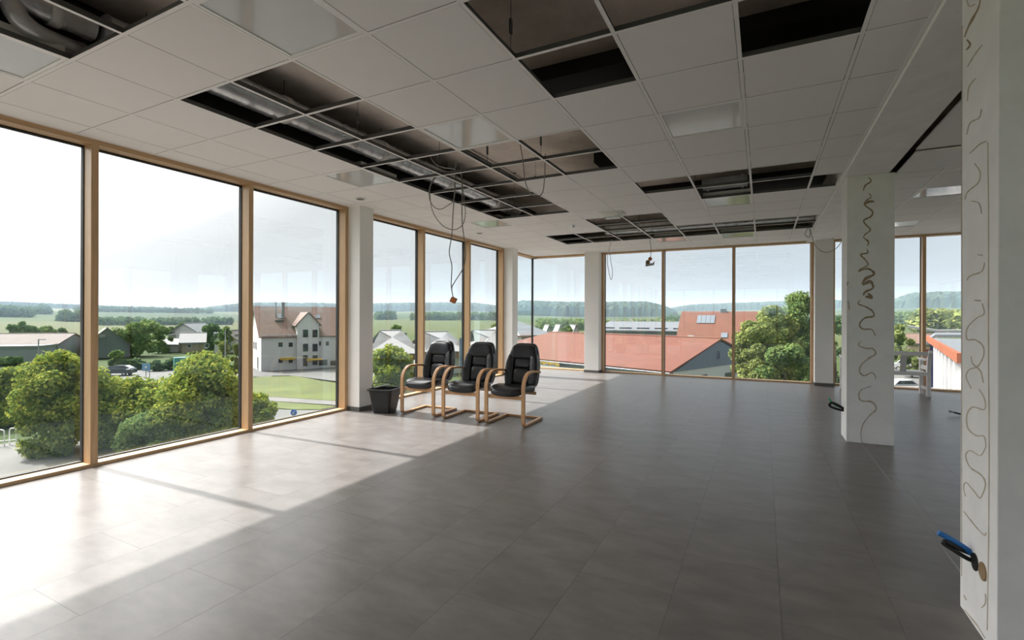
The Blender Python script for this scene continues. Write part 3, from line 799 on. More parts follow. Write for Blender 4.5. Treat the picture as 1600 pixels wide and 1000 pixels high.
# ------------------------------------------------------------------ cantilever chairs
def make_chair():
    r = empty('cantilever_chair', (0, 0, 0))
    wx = 0.262
    for s in (-1, 1):
        path = [(0.31, 0.016), (-0.20, 0.016)] + arc((-0.235, 0.066), 0.05, 270, 180, 6) + [(-0.285, 0.25), (-0.285, 0.47)] + arc((-0.085, 0.47), 0.20, 180, 92, 12) + [(0.05, 0.668), (0.17, 0.655), (0.235, 0.640)]
        pts = [(s * wx, y, z) for y, z in path]
        MB().sweep(pts, (1, 0, 0), 0.046, 0.025).build('side_frame', 'chair_wood', r, bevel=0.004)
    MB().box((-wx + 0.022, 0.272, 0.004), (wx - 0.022, 0.312, 0.030)).build('rear_crossbar', 'chair_wood', r, bevel=0.003)
    MB().box((-wx + 0.022, -0.270, 0.335), (wx - 0.022, -0.245, 0.385)).build('front_rail', 'chair_wood', r, bevel=0.003)
    MB().box((-wx + 0.022, 0.16, 0.345), (wx - 0.022, 0.185, 0.385)).build('back_rail', 'chair_wood', r, bevel=0.003)
    def seatf(p):
        p = p.copy()
        p.z += -0.035 * max(0, (p.y + 0.02)) / 0.3
        k = max(0, (-0.12 - p.y)) / 0.2
        p.z -= 0.03 * k * k
        p.z += 0.018 * (abs(p.x) / 0.24) ** 2
        return p
    MB().pillow((0, -0.03, 0.435), (0.485, 0.56, 0.115), 0.45, 0.45, 32, 14, seatf).build('seat', 'leather', r)
    def tilt(p):                    # lean and taper of the backrest
        q = p.copy()
        t = (p.z - 0.42) / 0.58
        wd = 1.0 if t < 0.45 else 1.0 - 0.30 * ((t - 0.45) / 0.55) ** 1.6
        q.x = p.x * wd * (0.94 + 0.06 * min(1, t / 0.3))
        q.y = p.y + 0.22 + 0.13 * t + 0.35 * p.x * p.x * -1.0
        return q
    MB().pillow((0, 0.045, 0.715), (0.475, 0.085, 0.60), 0.28, 0.28, 40, 24, tilt).build('back_shell', 'leather', r)
    for s in (-1, 1):
        MB().pillow((s * 0.180, -0.012, 0.665), (0.120, 0.115, 0.47), 0.5, 0.5, 20, 20, tilt).build('side_bolster', 'leather', r)
    MB().pillow((0, -0.012, 0.905), (0.455, 0.115, 0.19), 0.42, 0.5, 32, 14, tilt).build('headrest', 'leather', r)
    MB().pillow((0, -0.002, 0.755), (0.265, 0.085, 0.135), 0.45, 0.45, 24, 12, tilt).build('upper_cushion', 'leather', r)
    MB().pillow((0, -0.004, 0.575), (0.265, 0.095, 0.215), 0.45, 0.45, 24, 12, tilt).build('lumbar_cushion', 'leather', r)
    return r
ch = make_chair()
LB = ['black leather cantilever armchair with wooden frame, next to the bucket', 'black leather cantilever armchair with wooden frame, middle one of three', 'black leather cantilever armchair with wooden frame, farthest from the bucket']
for k, (x, y, a) in enumerate([(-4.30, 5.76, 3), (-3.585, 5.75, 3), (-2.918, 5.76, 1.5)]):
    o = ch if k == 0 else copy_tree(ch)
    o.location = (x, y, 0); o.rotation_euler = (0, 0, math.radians(a))
    tag(o, LB[k], 'chair', 'row of black cantilever chairs')

# ------------------------------------------------------------------ bucket
bx, by = -4.86, 5.46
bk = empty('bucket', (bx, by, 0), 'black square tapered plastic bucket on the floor beside the white column', 'bucket')
def ring(w, z, n=6, rad=0.25):
    pts = []
    rr = w * rad
    for cx, cy, a0 in ((w / 2 - rr, w / 2 - rr, 0), (-w / 2 + rr, w / 2 - rr, 90), (-w / 2 + rr, -w / 2 + rr, 180), (w / 2 - rr, -w / 2 + rr, 270)):
        for k in range(n + 1):
            a = math.radians(a0 + 90 * k / n)
            pts.append((cx + rr * math.cos(a), cy + rr * math.sin(a), z))
    ca, sa = math.cos(0.25), math.sin(0.25)
    return [(bx + x * ca - y * sa, by + x * sa + y * ca, z_) for x, y, z_ in pts]
def loft(rings, capb=True, capt=False):
    m = MB(); n = len(rings[0]); vs_ = [p for rg in rings for p in rg]; fs = []
    for i in range(len(rings) - 1):
        for k in range(n): fs.append((i * n + k, i * n + (k + 1) % n, (i + 1) * n + (k + 1) % n, (i + 1) * n + k))
    if capb: fs.append(tuple(range(n - 1, -1, -1)))
    if capt: fs.append(tuple((len(rings) - 1) * n + k for k in range(n)))
    m.add(vs_, fs)
    return m
loft([ring(0.25, 0.0, rad=0.12), ring(0.30, 0.14, rad=0.12), ring(0.36, 0.335, rad=0.12), ring(0.345, 0.335, rad=0.12), ring(0.245, 0.012, rad=0.12)], True, True).build('body', 'bucket_black', bk)
loft([ring(0.362, 0.318, rad=0.12), ring(0.40, 0.325, rad=0.12), ring(0.40, 0.345, rad=0.12), ring(0.345, 0.345, rad=0.12)], False, False).build('rim', 'bucket_black', bk)
MB().tube(spline([(bx - 0.19, by - 0.05, 0.335), (bx - 0.17, by - 0.06, 0.40), (bx, by - 0.02, 0.43), (bx + 0.17, by + 0.06, 0.39), (bx + 0.19, by + 0.05, 0.335)], 8), 0.005, 8).build('handle', 'bucket_black', bk)
MB().tube([(bx - 0.20, by - 0.04, 0.335), (bx - 0.215, by - 0.045, 0.335)], 0.012, 10).build('handle_pin', 'plastic_white', bk)
thing(MB().tube([(bx - 0.27, by - 0.06, 0.312), (bx - 0.12, by - 0.02, 0.352), (bx + 0.05, by + 0.03, 0.40)], [0.008, 0.008, 0.006], 10), 'thin_rod', 'rod', 'thin grey rod sticking out over the rim of the black bucket', 'rod', (bx - 0.27, by - 0.06, 0.31))

# ------------------------------------------------------------------ white bench by the back window
bb = empty('bench', (2.0, 11.2, 0), 'white wooden slatted bench with curved end post by the back window', 'bench')
bxl, bxr = 1.28 + 0.1, 2.60
def post(x):     # curved rear post
    pts = [(x, 11.0, 0.0), (x, 11.0, 0.25), (x, 11.01, 0.45), (x, 10.985, 0.60), (x, 10.94, 0.74), (x, 10.90, 0.80)]
    return MB().sweep(spline(pts, 5), (1, 0, 0), 0.055, 0.075)
for x in (bxl, bxr): post(x).build('rear_post', 'white_paint', bb, bevel=0.004)
for x in (bxl, bxr): MB().box((x - 0.035, 11.40, 0.0), (x + 0.02, 11.46, 0.64)).build('front_leg', 'white_paint', bb, bevel=0.004)
for x in (bxl, bxr): MB().box((x - 0.05, 10.99, 0.625), (x + 0.03, 11.50, 0.655)).build('armrest', 'white_paint', bb, bevel=0.004)
for x in (bxl, bxr): MB().box((x - 0.02, 11.03, 0.10), (x + 0.015, 11.41, 0.15)).build('side_rail', 'white_paint', bb, bevel=0.003)
for x in (bxl, bxr): MB().box((x - 0.02, 11.03, 0.46), (x + 0.015, 11.41, 0.53)).build('side_rail', 'white_paint', bb, bevel=0.003)
MB().box((bxl, 10.925, 0.715), (bxr, 10.955, 0.79)).build('top_rail', 'white_paint', bb, bevel=0.004)
MB().box((bxl, 10.98, 0.36), (bxr, 11.01, 0.43)).build('lower_rail', 'white_paint', bb, bevel=0.004)
for x in (1.58, 1.80, 2.02, 2.24, 2.44)[1::2] + (2.24,):
    MB().prism([(x - 0.045, 10.985, 0.43), (x + 0.045, 10.985, 0.43), (x + 0.045, 10.94, 0.715), (x - 0.045, 10.94, 0.715)], (0, 0.02, 0)).build('back_slat', 'white_paint', bb, bevel=0.003)
for k in range(5):
    y = 11.02 + k * 0.092
    MB().box((bxl + 0.02, y, 0.40), (bxr - 0.02, y + 0.075, 0.425)).build('seat_slat', 'white_paint', bb, bevel=0.003)

# ------------------------------------------------------------------ conduits sticking out of the pillars
def loop_conduit(name, pts, rad, m, label, cat='conduit'):
    return thing(MB().tube(spline(pts, 8), rad, 10), name, m, label, cat, pts[0])
fy = 6.78
A = lambda u, v: aty(u, v, fy)
lp = [A(1322, 642), A(1310, 640), A(1299, 636), A(1296, 632), A(1300, 629), A(1310, 633), A(1321, 641)]
lp = [Vector((min(p.x, 0.85), p.y + 0.02 * math.sin(k), p.z)) for k, p in enumerate(lp)]
loop_conduit('cable_loop', lp, 0.014, 'conduit_black', 'black conduit loop sticking out of the farther pillar above the floor')
loop_conduit('conduit_end', [A(1322, 640) + Vector((0, 0.05, 0)), A(1306, 634) + Vector((0, 0.06, 0)), A(1296, 624) + Vector((0, 0.06, 0))], 0.011, 'conduit_green', 'short green conduit end at the farther pillar')
B = lambda u, v, y: aty(u, v, y)
loop_conduit('conduit_end', [B(1522, 868, 2.94), B(1510, 858, 2.94), B(1492, 846, 2.94), B(1466, 832, 2.94)], 0.0125, 'conduit_blue', 'blue conduit end sticking out of the nearest pillar')
lp = [Vector((0.86, 2.93, 0.285)), B(1512, 873, 2.93), B(1494, 862, 2.93), B(1477, 851, 2.93), B(1474, 847, 2.93), B(1480, 847, 2.93), B(1500, 858, 2.93), Vector((0.86, 2.97, 0.30))]
loop_conduit('cable_loop', lp, 0.0095, 'conduit_black', 'black cable loop sticking out of the nearest pillar below the blue conduit')
for nm, (u, v), m_, lb in (('socket_box', (1524, 878), 'conduit_black', 'dark round socket box in the nearest pillar beside the cables'), ('socket_box', (1536.5, 893), 'knockout', 'brown round open socket box in the nearest pillar')):
    q = atx(u, v, P2[0])
    r = empty(nm, q, lb, 'socket')
    MB().lathe([(0.036, -0.004), (0.036, 0.004)], q, 24, 'X').build('insert', m_, r)
    prof = []
    MB().tube([q + Vector((-0.003, 0.036 * math.cos(t * PI / 12), 0.036 * math.sin(t * PI / 12))) for t in range(24)], 0.003, 6, closed=True).build('rim', m_, r)
q = at(1497, 646, 0.03)
cb = empty('cable_end', (q.x, q.y, 0), 'short black cable end with grey tip on the floor beside the nearest pillar', 'cable')
MB().tube(spline([q + Vector((0.35, 0.1, -0.018)), q + Vector((0.12, 0.0, -0.018)), q, q + Vector((-0.06, -0.02, 0.02))], 6), 0.012, 8).build('cable', 'conduit_black', cb)
MB().tube([q + Vector((-0.055, -0.02, 0.018)), q + Vector((-0.12, -0.03, 0.03))], 0.015, 10).build('tip', 'steel_plate', cb)
# ------------------------------------------------------------------ outside: ground, fields, hills
ZG = -7.4
def smooth(a, b, x):
    t = min(1, max(0, (x - a) / (b - a))); return t * t * (3 - 2 * t)
def land(x, y):
    r = math.hypot(x, y); az = math.atan2(x, y)
    z = ZG - 0.15
    z += smooth(170, 1500, r) * (24 + 5 * math.sin(az * 3.1 + 1.0) + 3 * math.sin(az * 7.3))
    z += smooth(250, 900, r) * 2.5 * math.sin(x * 0.011 + 1) * math.cos(y * 0.008)
    return z
na, nr = 260, 46
vs_, fs = [], []
A0, A1 = math.radians(-180), math.radians(180)
for k in range(nr):
    r_ = 3 * (2600 / 3) ** (k / (nr - 1))
    for q in range(na):
        a = A0 + (A1 - A0) * q / (na - 1)
        x, y = r_ * math.sin(a), r_ * math.cos(a)
        vs_.append((x, y, land(x, y)))
for k in range(nr - 1):
    for q in range(na - 1):
        fs.append((k * na + q, (k + 1) * na + q, (k + 1) * na + q + 1, k * na + q + 1))
o = MB().add(vs_, fs, True).build('ground', 'fields', origin=(0, 0, ZG), kind='structure')

def patch(name, poly, z, m, label=None, cat=None, kind='structure'):
    """flat slab on the ground; poly of ground points"""
    p = [Vector((q.x, q.y, ZG + z - 0.1)) for q in poly]
    mb = MB().prism(p, (0, 0, 0.1))
    o = mb.build(name, m, origin=(p[0].x, p[0].y, ZG), kind=kind)
    if label: tag(o, label, cat)
    return o
g = lambda u, v: at(u, v, ZG)
V = Vector
patch('forecourt', [V((-46, -45, 0)), V((45, -45, 0)), V((45, 75, 0)), V((-20, 75, 0)), V((-30, 40, 0)), V((-46, 26, 0))], 0.0, 'paving')  # carried round the unseen rear and right sides to add neutral bounce light
patch('road', [g(-260, 602), g(140, 602), g(420, 590), g(440, 581), g(330, 578), g(100, 580), g(-260, 578)], 0.03, 'asphalt')
patch('side_road', [g(200, 606), g(270, 594), g(330, 592), g(250, 612), g(150, 618), g(40, 620), g(40, 612)], 0.04, 'asphalt')
patch('house_yard', [g(330, 590), g(452, 587), g(527, 596), g(620, 600), g(640, 570), g(390, 570)], 0.05, 'asphalt')
patch('footpath', [g(418, 620), g(530, 627), g(600, 634), g(600, 641), g(527, 634), g(422, 627)], 0.06, 'paving')
patch('approach_road', [g(380, 645), g(420, 640), g(480, 641), g(560, 632), g(620, 650), g(560, 690), g(380, 700)], 0.03, 'asphalt')
patch('lawn', [g(382, 600), g(396, 590), g(460, 588), g(560, 606), g(560, 630), g(430, 621), g(385, 623)], 0.08, 'lawn', 'bright green lawn in front of the white house', 'grass', 'stuff')
patch('lawn', [g(380, 627), g(425, 628), g(527, 636), g(500, 641), g(460, 641), g(420, 638), g(380, 645)], 0.09, 'lawn', 'narrow strip of green lawn between footpath and near road', 'grass', 'stuff')
patch('lawn', [g(60, 612), g(125, 596), g(200, 597), g(240, 601), g(200, 608), g(100, 622)], 0.07, 'lawn', 'lawn strip beside the road with the parked car', 'grass', 'stuff')
patch('lawn', [g(-150, 582), g(-150, 576.5), g(130, 575), g(130, 579)], 0.07, 'lawn', 'lawn strip before the long low hall', 'grass', 'stuff')

# ------------------------------------------------------------------ trees
def leaves(cents, rads, n, size, squash=0.85):
    k = RNG.choice(len(cents), n, p=np.array(rads) ** 2 / np.sum(np.array(rads) ** 2))
    d = RNG.normal(size=(n, 3)); d /= np.linalg.norm(d, axis=1)[:, None]
    rr = np.array(rads)[k] * (0.35 + 0.80 * RNG.random(n) ** 0.6)
    d2 = d.copy(); d2[:, 2] *= squash
    c = np.array(cents)[k] + d2 * rr[:, None]
    nrm = d + RNG.normal(size=(n, 3)) * 0.7; nrm[:, 2] += 0.3
    nrm /= np.linalg.norm(nrm, axis=1)[:, None]
    t = np.cross(nrm, RNG.normal(size=(n, 3))); t /= np.linalg.norm(t, axis=1)[:, None]
    b = np.cross(nrm, t)
    s = size * (0.6 + 0.8 * RNG.random(n))[:, None]
    v = np.stack([c - t * s * 0.6, c + b * s * 0.36, c + t * s * 0.6 - nrm * s * 0.15, c - b * s * 0.36], axis=1)
    return v.reshape(-1, 3), np.arange(n * 4).reshape(-1, 4)
def tree(name, label, base, h, rad, n=5000, size=0.2, lm='leaf_near', ncl=26, low=0.12, trunk=0.12, group=None, squash=0.85, cat='tree'):
    base = Vector(base)
    r = empty(name, base, label, cat, group)
    cents, rads = [], []
    zc, hz = h * (1 + low) / 2, h * (1 - low) / 2
    for k in range(ncl):
        zz = RNG.uniform(-1, 1)
        prof = math.sqrt(max(0.02, 1 - zz ** 2)) if zz > 0 else 1 - 0.3 * zz * zz
        cr = rad * RNG.uniform(0.17, 0.34)
        an, ra = RNG.uniform(0, 2 * PI), math.sqrt(RNG.uniform(0, 1)) * prof
        c = np.array([math.cos(an) * ra * (rad - cr * 0.6), math.sin(an) * ra * (rad - cr * 0.6), zc + zz * max(0.1, hz - cr * 0.7)])
        cents.append(c); rads.append(cr)
    v, f = leaves(cents, rads, n, size, squash)
    raw_mesh('foliage', v, f, lm, r)
    m = MB().tube([(base.x, base.y, base.z), (base.x + 0.05 * trunk, base.y, base.z + h * 0.35), (base.x, base.y + 0.1, base.z + h * 0.75)], [trunk, trunk * 0.75, trunk * 0.25], 8)
    for k in range(5):
        c = cents[k]
        m.tube([(base.x, base.y, base.z + h * (0.2 + 0.08 * k)), (base.x + c[0] * 0.5, base.y + c[1] * 0.5, base.z + (c[2] + h * 0.25) / 2), (base.x + c[0], base.y + c[1], base.z + c[2])], [trunk * 0.5, trunk * 0.35, trunk * 0.12], 6)
    m.build('trunk', 'bark', r)
    return r
def tree_px(u, vbase, vtop, wpx, label, **kw):
    b = g(u, vbase); d = -math.sin(CAM_YAW) * b.x + math.cos(CAM_YAW) * b.y
    top = CAM_H + (CAM_HY - vtop) * d / CAM_F
    return tree('leafy_tree', label, b, top - ZG, wpx * d / CAM_F / 2, **kw)
NT = 'young trees along the forecourt'
tree_px(12, 662, 578, 92, 'leafy young tree at the left picture edge below the low hall', group=NT, n=14000, size=0.26, ncl=60, low=-0.05)
tree_px(94, 706, 549, 122, 'leafy yellow-green tree seen through the leftmost pane beside its mullion', group=NT, n=22000, size=0.21, ncl=80, low=-0.05)
tree_px(205, 690, 588, 136, 'broad low green tree at the left of the second pane', group=NT, n=20000, size=0.21, ncl=70, low=-0.05)
tree_px(318, 702, 553, 136, 'tall yellow-green tree in the second pane hiding the teal billboard', group=NT, n=26000, size=0.20, ncl=90, low=-0.05)
tree_px(245, 712, 640, 110, 'low dark bush in front of the trees in the second pane', group=NT, n=14000, size=0.18, ncl=50, low=-0.05, cat='bush', lm='leaf_mid')
tree_px(398, 672, 616, 66, 'small bush at the left of the third pane beside the round blue sign', group=NT, n=9000, size=0.19, ncl=40, low=-0.05, cat='bush')
tree_px(611, 612, 540, 72, 'yellow-green tree in front of the first white-roofed hall', group=NT, n=12000, size=0.26, ncl=50, low=0.0)
# cluster before the back windows
def tree_d(u, vtop, d, wpx, label, **kw):
    b = atd(u, 500, d); top = CAM_H + (CAM_HY - vtop) * d / CAM_F
    return tree('leafy_tree', label, (b.x, b.y, ZG), top - ZG, wpx * d / CAM_F / 2, **kw)
CT = 'tall trees outside the back windows'
tree_d(1180, 496, 34, 80, 'olive tree at the left of the cluster behind the back window', group=CT, n=26000, size=0.17, ncl=80, low=0.1, lm='leaf_olive')
tree_d(1206, 474, 36, 86, 'slender tree in the middle of the cluster behind the back window', group=CT, n=28000, size=0.17, ncl=80, low=0.1, lm='leaf_olive')
tree_d(1250, 455, 38, 96, 'tallest tree of the cluster, beside the back column', group=CT, n=36000, size=0.18, ncl=110, low=0.05, lm='leaf_mid')
tree_d(1306, 488, 39, 60, 'dark tree seen in the narrow pane left of the pillar', group=CT, n=10000, size=0.18, ncl=26, low=0.05, lm='leaf_dark')
tree_d(1168, 545, 30, 60, 'low shrub at the foot of the olive tree', group=CT, n=9000, size=0.15, ncl=24, low=0.0, lm='leaf_olive', cat='bush')
tree_d(1228, 535, 29, 100, 'broad shrub below the tree cluster behind the back window', group=CT, n=13000, size=0.15, ncl=30, low=0.0, lm='leaf_mid', cat='bush')
# trees among the far buildings
FT = 'trees among the far buildings'
def ftree(u, vb, vt, w, label, lm='leaf_dark', n=2200, size=None):
    b = g(u, vb); d = -math.sin(CAM_YAW) * b.x + math.cos(CAM_YAW) * b.y
    return tree_px(u, vb, vt, w, label, group=FT, lm=lm, n=n, size=size or d * 0.0055, ncl=22, low=0.0)
ftree(212, 556, 496, 66, 'large round tree right of the dark barn', 'leaf_mid', 4000)
ftree(252, 551, 512, 34, 'smaller tree between the large round tree and the beige shed', 'leaf_mid')
ftree(184, 577, 550, 24, 'small light bush above the parked car', 'leaf_mid')
ftree(207, 576, 562, 36, 'dark hedge bush right of the parked car', 'leaf_dark')
ftree(245, 580, 566, 30, 'low hedge bush left of the billboard', 'leaf_dark')
ftree(268, 578, 562, 26, 'low hedge bush just behind the billboard', 'leaf_dark')
ftree(283, 545, 504, 40, 'round tree behind the beige shed', 'leaf_dark', 3000)
ftree(330, 548, 508, 40, 'dark tree right of the beige shed', 'leaf_dark', 3000)
ftree(352, 552, 512, 26, 'dark tree touching the white house on its left', 'leaf_mid')
ftree(348, 575, 534, 24, 'yellowish shrub before the gable of the white house', 'leaf_olive')
ftree(368, 588, 540, 22, 'green shrub at the corner of the white house', 'leaf_mid')
ftree(34, 540, 506, 46, 'round tree behind the long low hall', 'leaf_dark', 3000)
ftree(72, 538, 513, 34, 'light tree behind the long low hall, right of the round one', 'leaf_mid')
ftree(95, 538, 514, 18, 'slim dark tree beside the barn roof', 'leaf_dark')
ftree(8, 574, 559, 40, 'dark hedge bush before the long low hall, left of the lamp post', 'leaf_dark')
ftree(76, 572, 554, 30, 'dark hedge bush before the long low hall, right of the lamp post', 'leaf_dark')
ftree(215, 603, 590, 14, 'small round bush beside the blue square sign', 'leaf_dark', 1200)
ftree(622, 540, 508, 26, 'tree behind the first white-roofed hall', 'leaf_mid')
ftree(776, 545, 505, 22, 'tree beside the third white-roofed hall', 'leaf_mid')
ftree(1406, 575, 505, 40, 'yellow-green tree beside the white van', 'leaf_olive', 3000)
ftree(1425, 590, 545, 36, 'yellow-green shrub in front of the white van', 'leaf_olive', 3000)
ftree(885, 560, 508, 26, 'tree behind the red roof in the corner pane', 'leaf_mid')

# forests on the far hills: one bumpy canopy each
def forest(name, label, u0, u1, dist, hgt, depth, m, z0=None, taper=True):
    a = ray(u0, CAM_HY); b = ray(u1, CAM_HY)
    az0, az1 = math.atan2(a.x, a.y), math.atan2(b.x, b.y)
    L = abs(az1 - az0) * dist
    n = max(12, int(L / (hgt * 0.32))); k_ = max(6, int(depth / (hgt * 0.4)))
    vs_, fs = [], []
    for i in range(n + 1):
        az = az0 + (az1 - az0) * i / n
        te = min(1, 6 * min(i, n - i) / n) ** 0.5 if taper else 1
        for j in range(k_ + 1):
            rr = dist + depth * j / k_
            x, y = rr * math.sin(az), rr * math.cos(az)
            edge = 0 if j in (0, k_) else 1
            zz = land(x, y) - 2 + edge * te * (hgt * (0.75 + 0.45 * random.random()) + 2)
            if z0 is not None: zz += edge * te * z0 * math.sin(PI * min(1, j / k_ * 1.3)) ** 0.7
            vs_.append((x + (random.random() - .5) * hgt * .2, y + (random.random() - .5) * hgt * .2, zz))
    w_ = k_ + 1
    for i in range(n):
        for j in range(k_): fs.append((i * w_ + j, i * w_ + j + 1, (i + 1) * w_ + j + 1, (i + 1) * w_ + j))
    o = MB().add(vs_, fs, False).build(name, m, origin=vs_[0], kind='stuff')
    return tag(o, label, 'forest')
mat('forest_far', (0.03, 0.052, 0.028), 0.95, var=0.35, scale=0.06, spec=0.1)
mat('forest_mid', (0.04, 0.062, 0.024), 0.95, var=0.4, scale=0.15, spec=0.1)
forest('forest', 'distant forest ridge behind the long low hall', -300, 330, 1450, 10, 260, 'forest_far')
forest('forest', 'high wooded ridge behind the white house', 290, 820, 1300, 14, 380, 'forest_far', 8)
forest('forest', 'wooded hillside behind the corner pane', 770, 1060, 820, 14, 320, 'forest_far', 9)
forest('forest', 'far wooded ridge behind the big red roof', 1030, 1420, 1350, 14, 300, 'forest_far', 5)
forest('forest', 'wooded ridge beyond the bench', 1380, 1700, 1100, 14, 300, 'forest_far', 12)
def wood(name, label, u0, u1, dist, hgt, depth, lm, n):
    a = ray(u0, CAM_HY); b = ray(u1, CAM_HY)
    az0, az1 = math.atan2(a.x, a.y), math.atan2(b.x, b.y)
    L = abs(az1 - az0) * dist; nt_ = max(8, int(L * depth / (hgt * hgt * 0.45)))
    nt_ = min(nt_, 420)
    mid = Vector((math.sin((az0 + az1) / 2) * dist, math.cos((az0 + az1) / 2) * dist, 0)); mid.z = land(mid.x, mid.y)
    cents, rads = [], []
    for k in range(nt_):
        az = RNG.uniform(min(az0, az1), max(az0, az1)); rr = dist + depth * RNG.uniform(0, 1) ** 1.5
        x, y = rr * math.sin(az), rr * math.cos(az); hh = hgt * RNG.uniform(0.6, 1.05)
        for q in (0.35, 0.72):
            cents.append([x - mid.x + RNG.normal() * 0.8, y - mid.y + RNG.normal() * 0.8, land(x, y) - mid.z + hh * q]); rads.append(hgt * (0.36 if q < 0.5 else 0.27))
    v, f = leaves(cents, rads, n, hgt * 0.2, 1.0)
    o = raw_mesh(name, v, f, lm, None, mid)
    return tag(o, label, 'forest', kind='stuff')
wood('forest', 'near dense wood right of the back mullion beyond the bench', 1432, 1640, 330, 12, 120, 'leaf_olive', 30000)
wood('forest', 'small wood at left of the meadow beyond the bench', 1385, 1436, 480, 9, 90, 'leaf_mid', 9000)
wood('forest', 'dark wood patch in the fields at the left picture edge', -40, 50, 640, 11, 80, 'leaf_dark', 12000)
wood('forest', 'dark wood patch in the fields above the long hall', 52, 78, 760, 10, 60, 'leaf_dark', 5000)
wood('forest', 'dark wood patch in the fields left of the first mullion', 96, 140, 520, 9, 60, 'leaf_dark', 7000)
wood('forest', 'long hedge across the fields behind the dark barn', 150, 360, 430, 6, 25, 'leaf_dark', 12000)
wood('forest', 'second hedge line high in the fields behind the dark barn', 120, 330, 900, 9, 30, 'leaf_dark', 12000)
wood('forest', 'dark wood patch in the fields behind the first white-roofed hall', 588, 618, 560, 10, 60, 'leaf_dark', 5000)
wood('forest', 'tree belt across the fields behind the white-roofed halls', 640, 790, 520, 9, 60, 'leaf_dark', 14000)
wood('forest', 'tree belt in the town behind the grey metal roof', 840, 1070, 300, 7, 50, 'leaf_mid', 16000)
wood('forest', 'wooded town edge behind the big red roof', 1040, 1330, 420, 8, 60, 'leaf_dark', 16000)

# ------------------------------------------------------------------ buildings
def roof_quad(m, pts, thick=0.18):
    n = (Vector(pts[1]) - Vector(pts[0])).cross(Vector(pts[2]) - Vector(pts[1])).normalized()
    if n.z < 0: n = -n
    m.prism([Vector(p) for p in pts], n * thick)
    return m
def opening(parent, o, ex, w, h, nrm, name='window', m='dark_glass', frame='render_white', t=0.06):
    """a window lying on a wall: o lower-left corner, ex unit along the wall, nrm outward"""
    o, ex, nrm = Vector(o), Vector(ex), Vector(nrm); up = Vector((0, 0, 1))
    w_ = MB(); f = 0.09
    for (a, b, c, d) in ((0, 0, w, f), (0, h - f, w, f), (0, f, f, h - 2 * f), (w - f, f, f, h - 2 * f)):
        w_.obox(o + ex * a + up * b, ex * c, up * d, nrm * t)
    fr = w_.build(name, frame, parent)
    MB().obox(o + ex * f + up * f, ex * (w - 2 * f), up * (h - 2 * f), nrm * (t * 0.4)).build('glazing', m, fr)
    return fr
UP = Vector((0, 0, 1))
# white house with dormer gable
hA, hB = g(408, 581), g(527, 574)
dx = (hB - hA).normalized(); nn = Vector((dx.y, -dx.x, 0))          # outward (towards us)
if nn.dot(Vector((-hA.x, -hA.y, 0))) < 0: nn = -nn
HL, HW, HE, HR = 15.6, 10.6, 5.6, 10.2
hs = empty('white_house', hA, 'white three-storey house with salmon tiled roof and dormer gable', 'house')
m = MB()
back = -nn * HW
m.obox(hA, dx * HL, back, UP * HE)
ga = hA + UP * HE; gb = hA + back + UP * HE; gr = hA + back / 2 + UP * HR
m.prism([ga, gb, gr], dx * HL)
m.build('wall', 'render_white', hs)
m = MB(); ov = dx * 0.4; dn = nn * 0.45
sl = (ga - gr).normalized() * 0.5
roof_quad(m, [ga + sl - ov, ga + sl + dx * HL + ov, gr + dx * HL + ov, gr - ov])
sl2 = (gb - gr).normalized() * 0.5
roof_quad(m, [gb + sl2 - ov, gb + sl2 + dx * HL + ov, gr + dx * HL + ov, gr - ov])
hroof = m.build('roof', 'roof_salmon', hs)
# risalit with its own gable
def on(u, v): # point on the facade plane
    q = ray(u, v); t = (hA - Vector((0, 0, CAM_H))).dot(nn) / q.dot(nn); return Vector((0, 0, CAM_H)) + q * t
s0, s1 = (on(463, 560) - hA).dot(dx), (on(497, 560) - hA).dot(dx)
r0 = hA + dx * s0 + nn * 0.5; RW = s1 - s0; RE = 7.4; RR = 9.3
m = MB().obox(r0, dx * RW, -nn * 5.2, UP * RE).prism([r0 + UP * RE, r0 + dx * RW + UP * RE, r0 + dx * RW / 2 + UP * RR], -nn * 5.2)
m.build('dormer_wall', 'render_white', hs)
m = MB(); rr_ = r0 + dx * RW / 2 + UP * RR + nn * 0.3
for sgn, p in ((-1, r0), (1, r0 + dx * RW)):
    q = p + UP * RE + nn * 0.3; e2 = (q - rr_).normalized() * 0.45
    roof_quad(m, [q + e2, rr_, rr_ - nn * 5.6, q + e2 - nn * 5.6], 0.14)
m.build('dormer_roof', 'roof_salmon', hs)
for (u, v0, v1, w) in ((471, 515, 528, 1.0), (486, 515, 528, 1.0), (471, 537, 550, 1.0), (486, 537, 550, 1.0), (471, 555, 573, 0.9), (486, 555, 571, 1.0)):
    p = on(u, v1) + nn * 0.5
    opening(hs, p, dx, w, (v1 - v0) / 9.0, nn)
for (u, v0, v1, w) in ((434, 535, 543, .8), (450, 535, 543, .8), (434, 561, 568, .8), (450, 561, 568, .8), (496.5, 533, 541, .6), (508, 533, 541, .7), (497, 562, 572, 1.6), (515, 563, 572, 1.6)):
    opening(hs, on(u, v1), dx, w, (v1 - v0) / 9.0, nn)
gx = -nn
for k, (a, z_) in enumerate(((0.45, 3.2), (0.62, 3.2), (0.30, 0.1))):
    opening(hs, hA + back * a + UP * z_, -back.normalized(), 0.9, 1.3 if k < 2 else 2.1, -dx)
m = MB(); pa = on(437, 560); m.obox(pa, dx * 2.2, nn * 0.7 - UP * 0.25, UP * 0.08); m.build('awning', 'yellow', hs)
m = MB(); pa = on(477, 561) + nn * 0.55; m.obox(pa, dx * 2.4, nn * 0.7 - UP * 0.2, UP * 0.08); m.build('awning', 'yellow', hs)
cp = on(449, 512) + back * 0.25 
c0 = hA + dx * ((on(449, 512) - hA).dot(dx)) + back * 0.3
MB().tube([c0 + UP * 7.8, c0 + UP * 11.0], 0.28, 12).build('chimney', 'pole_grey', hs)
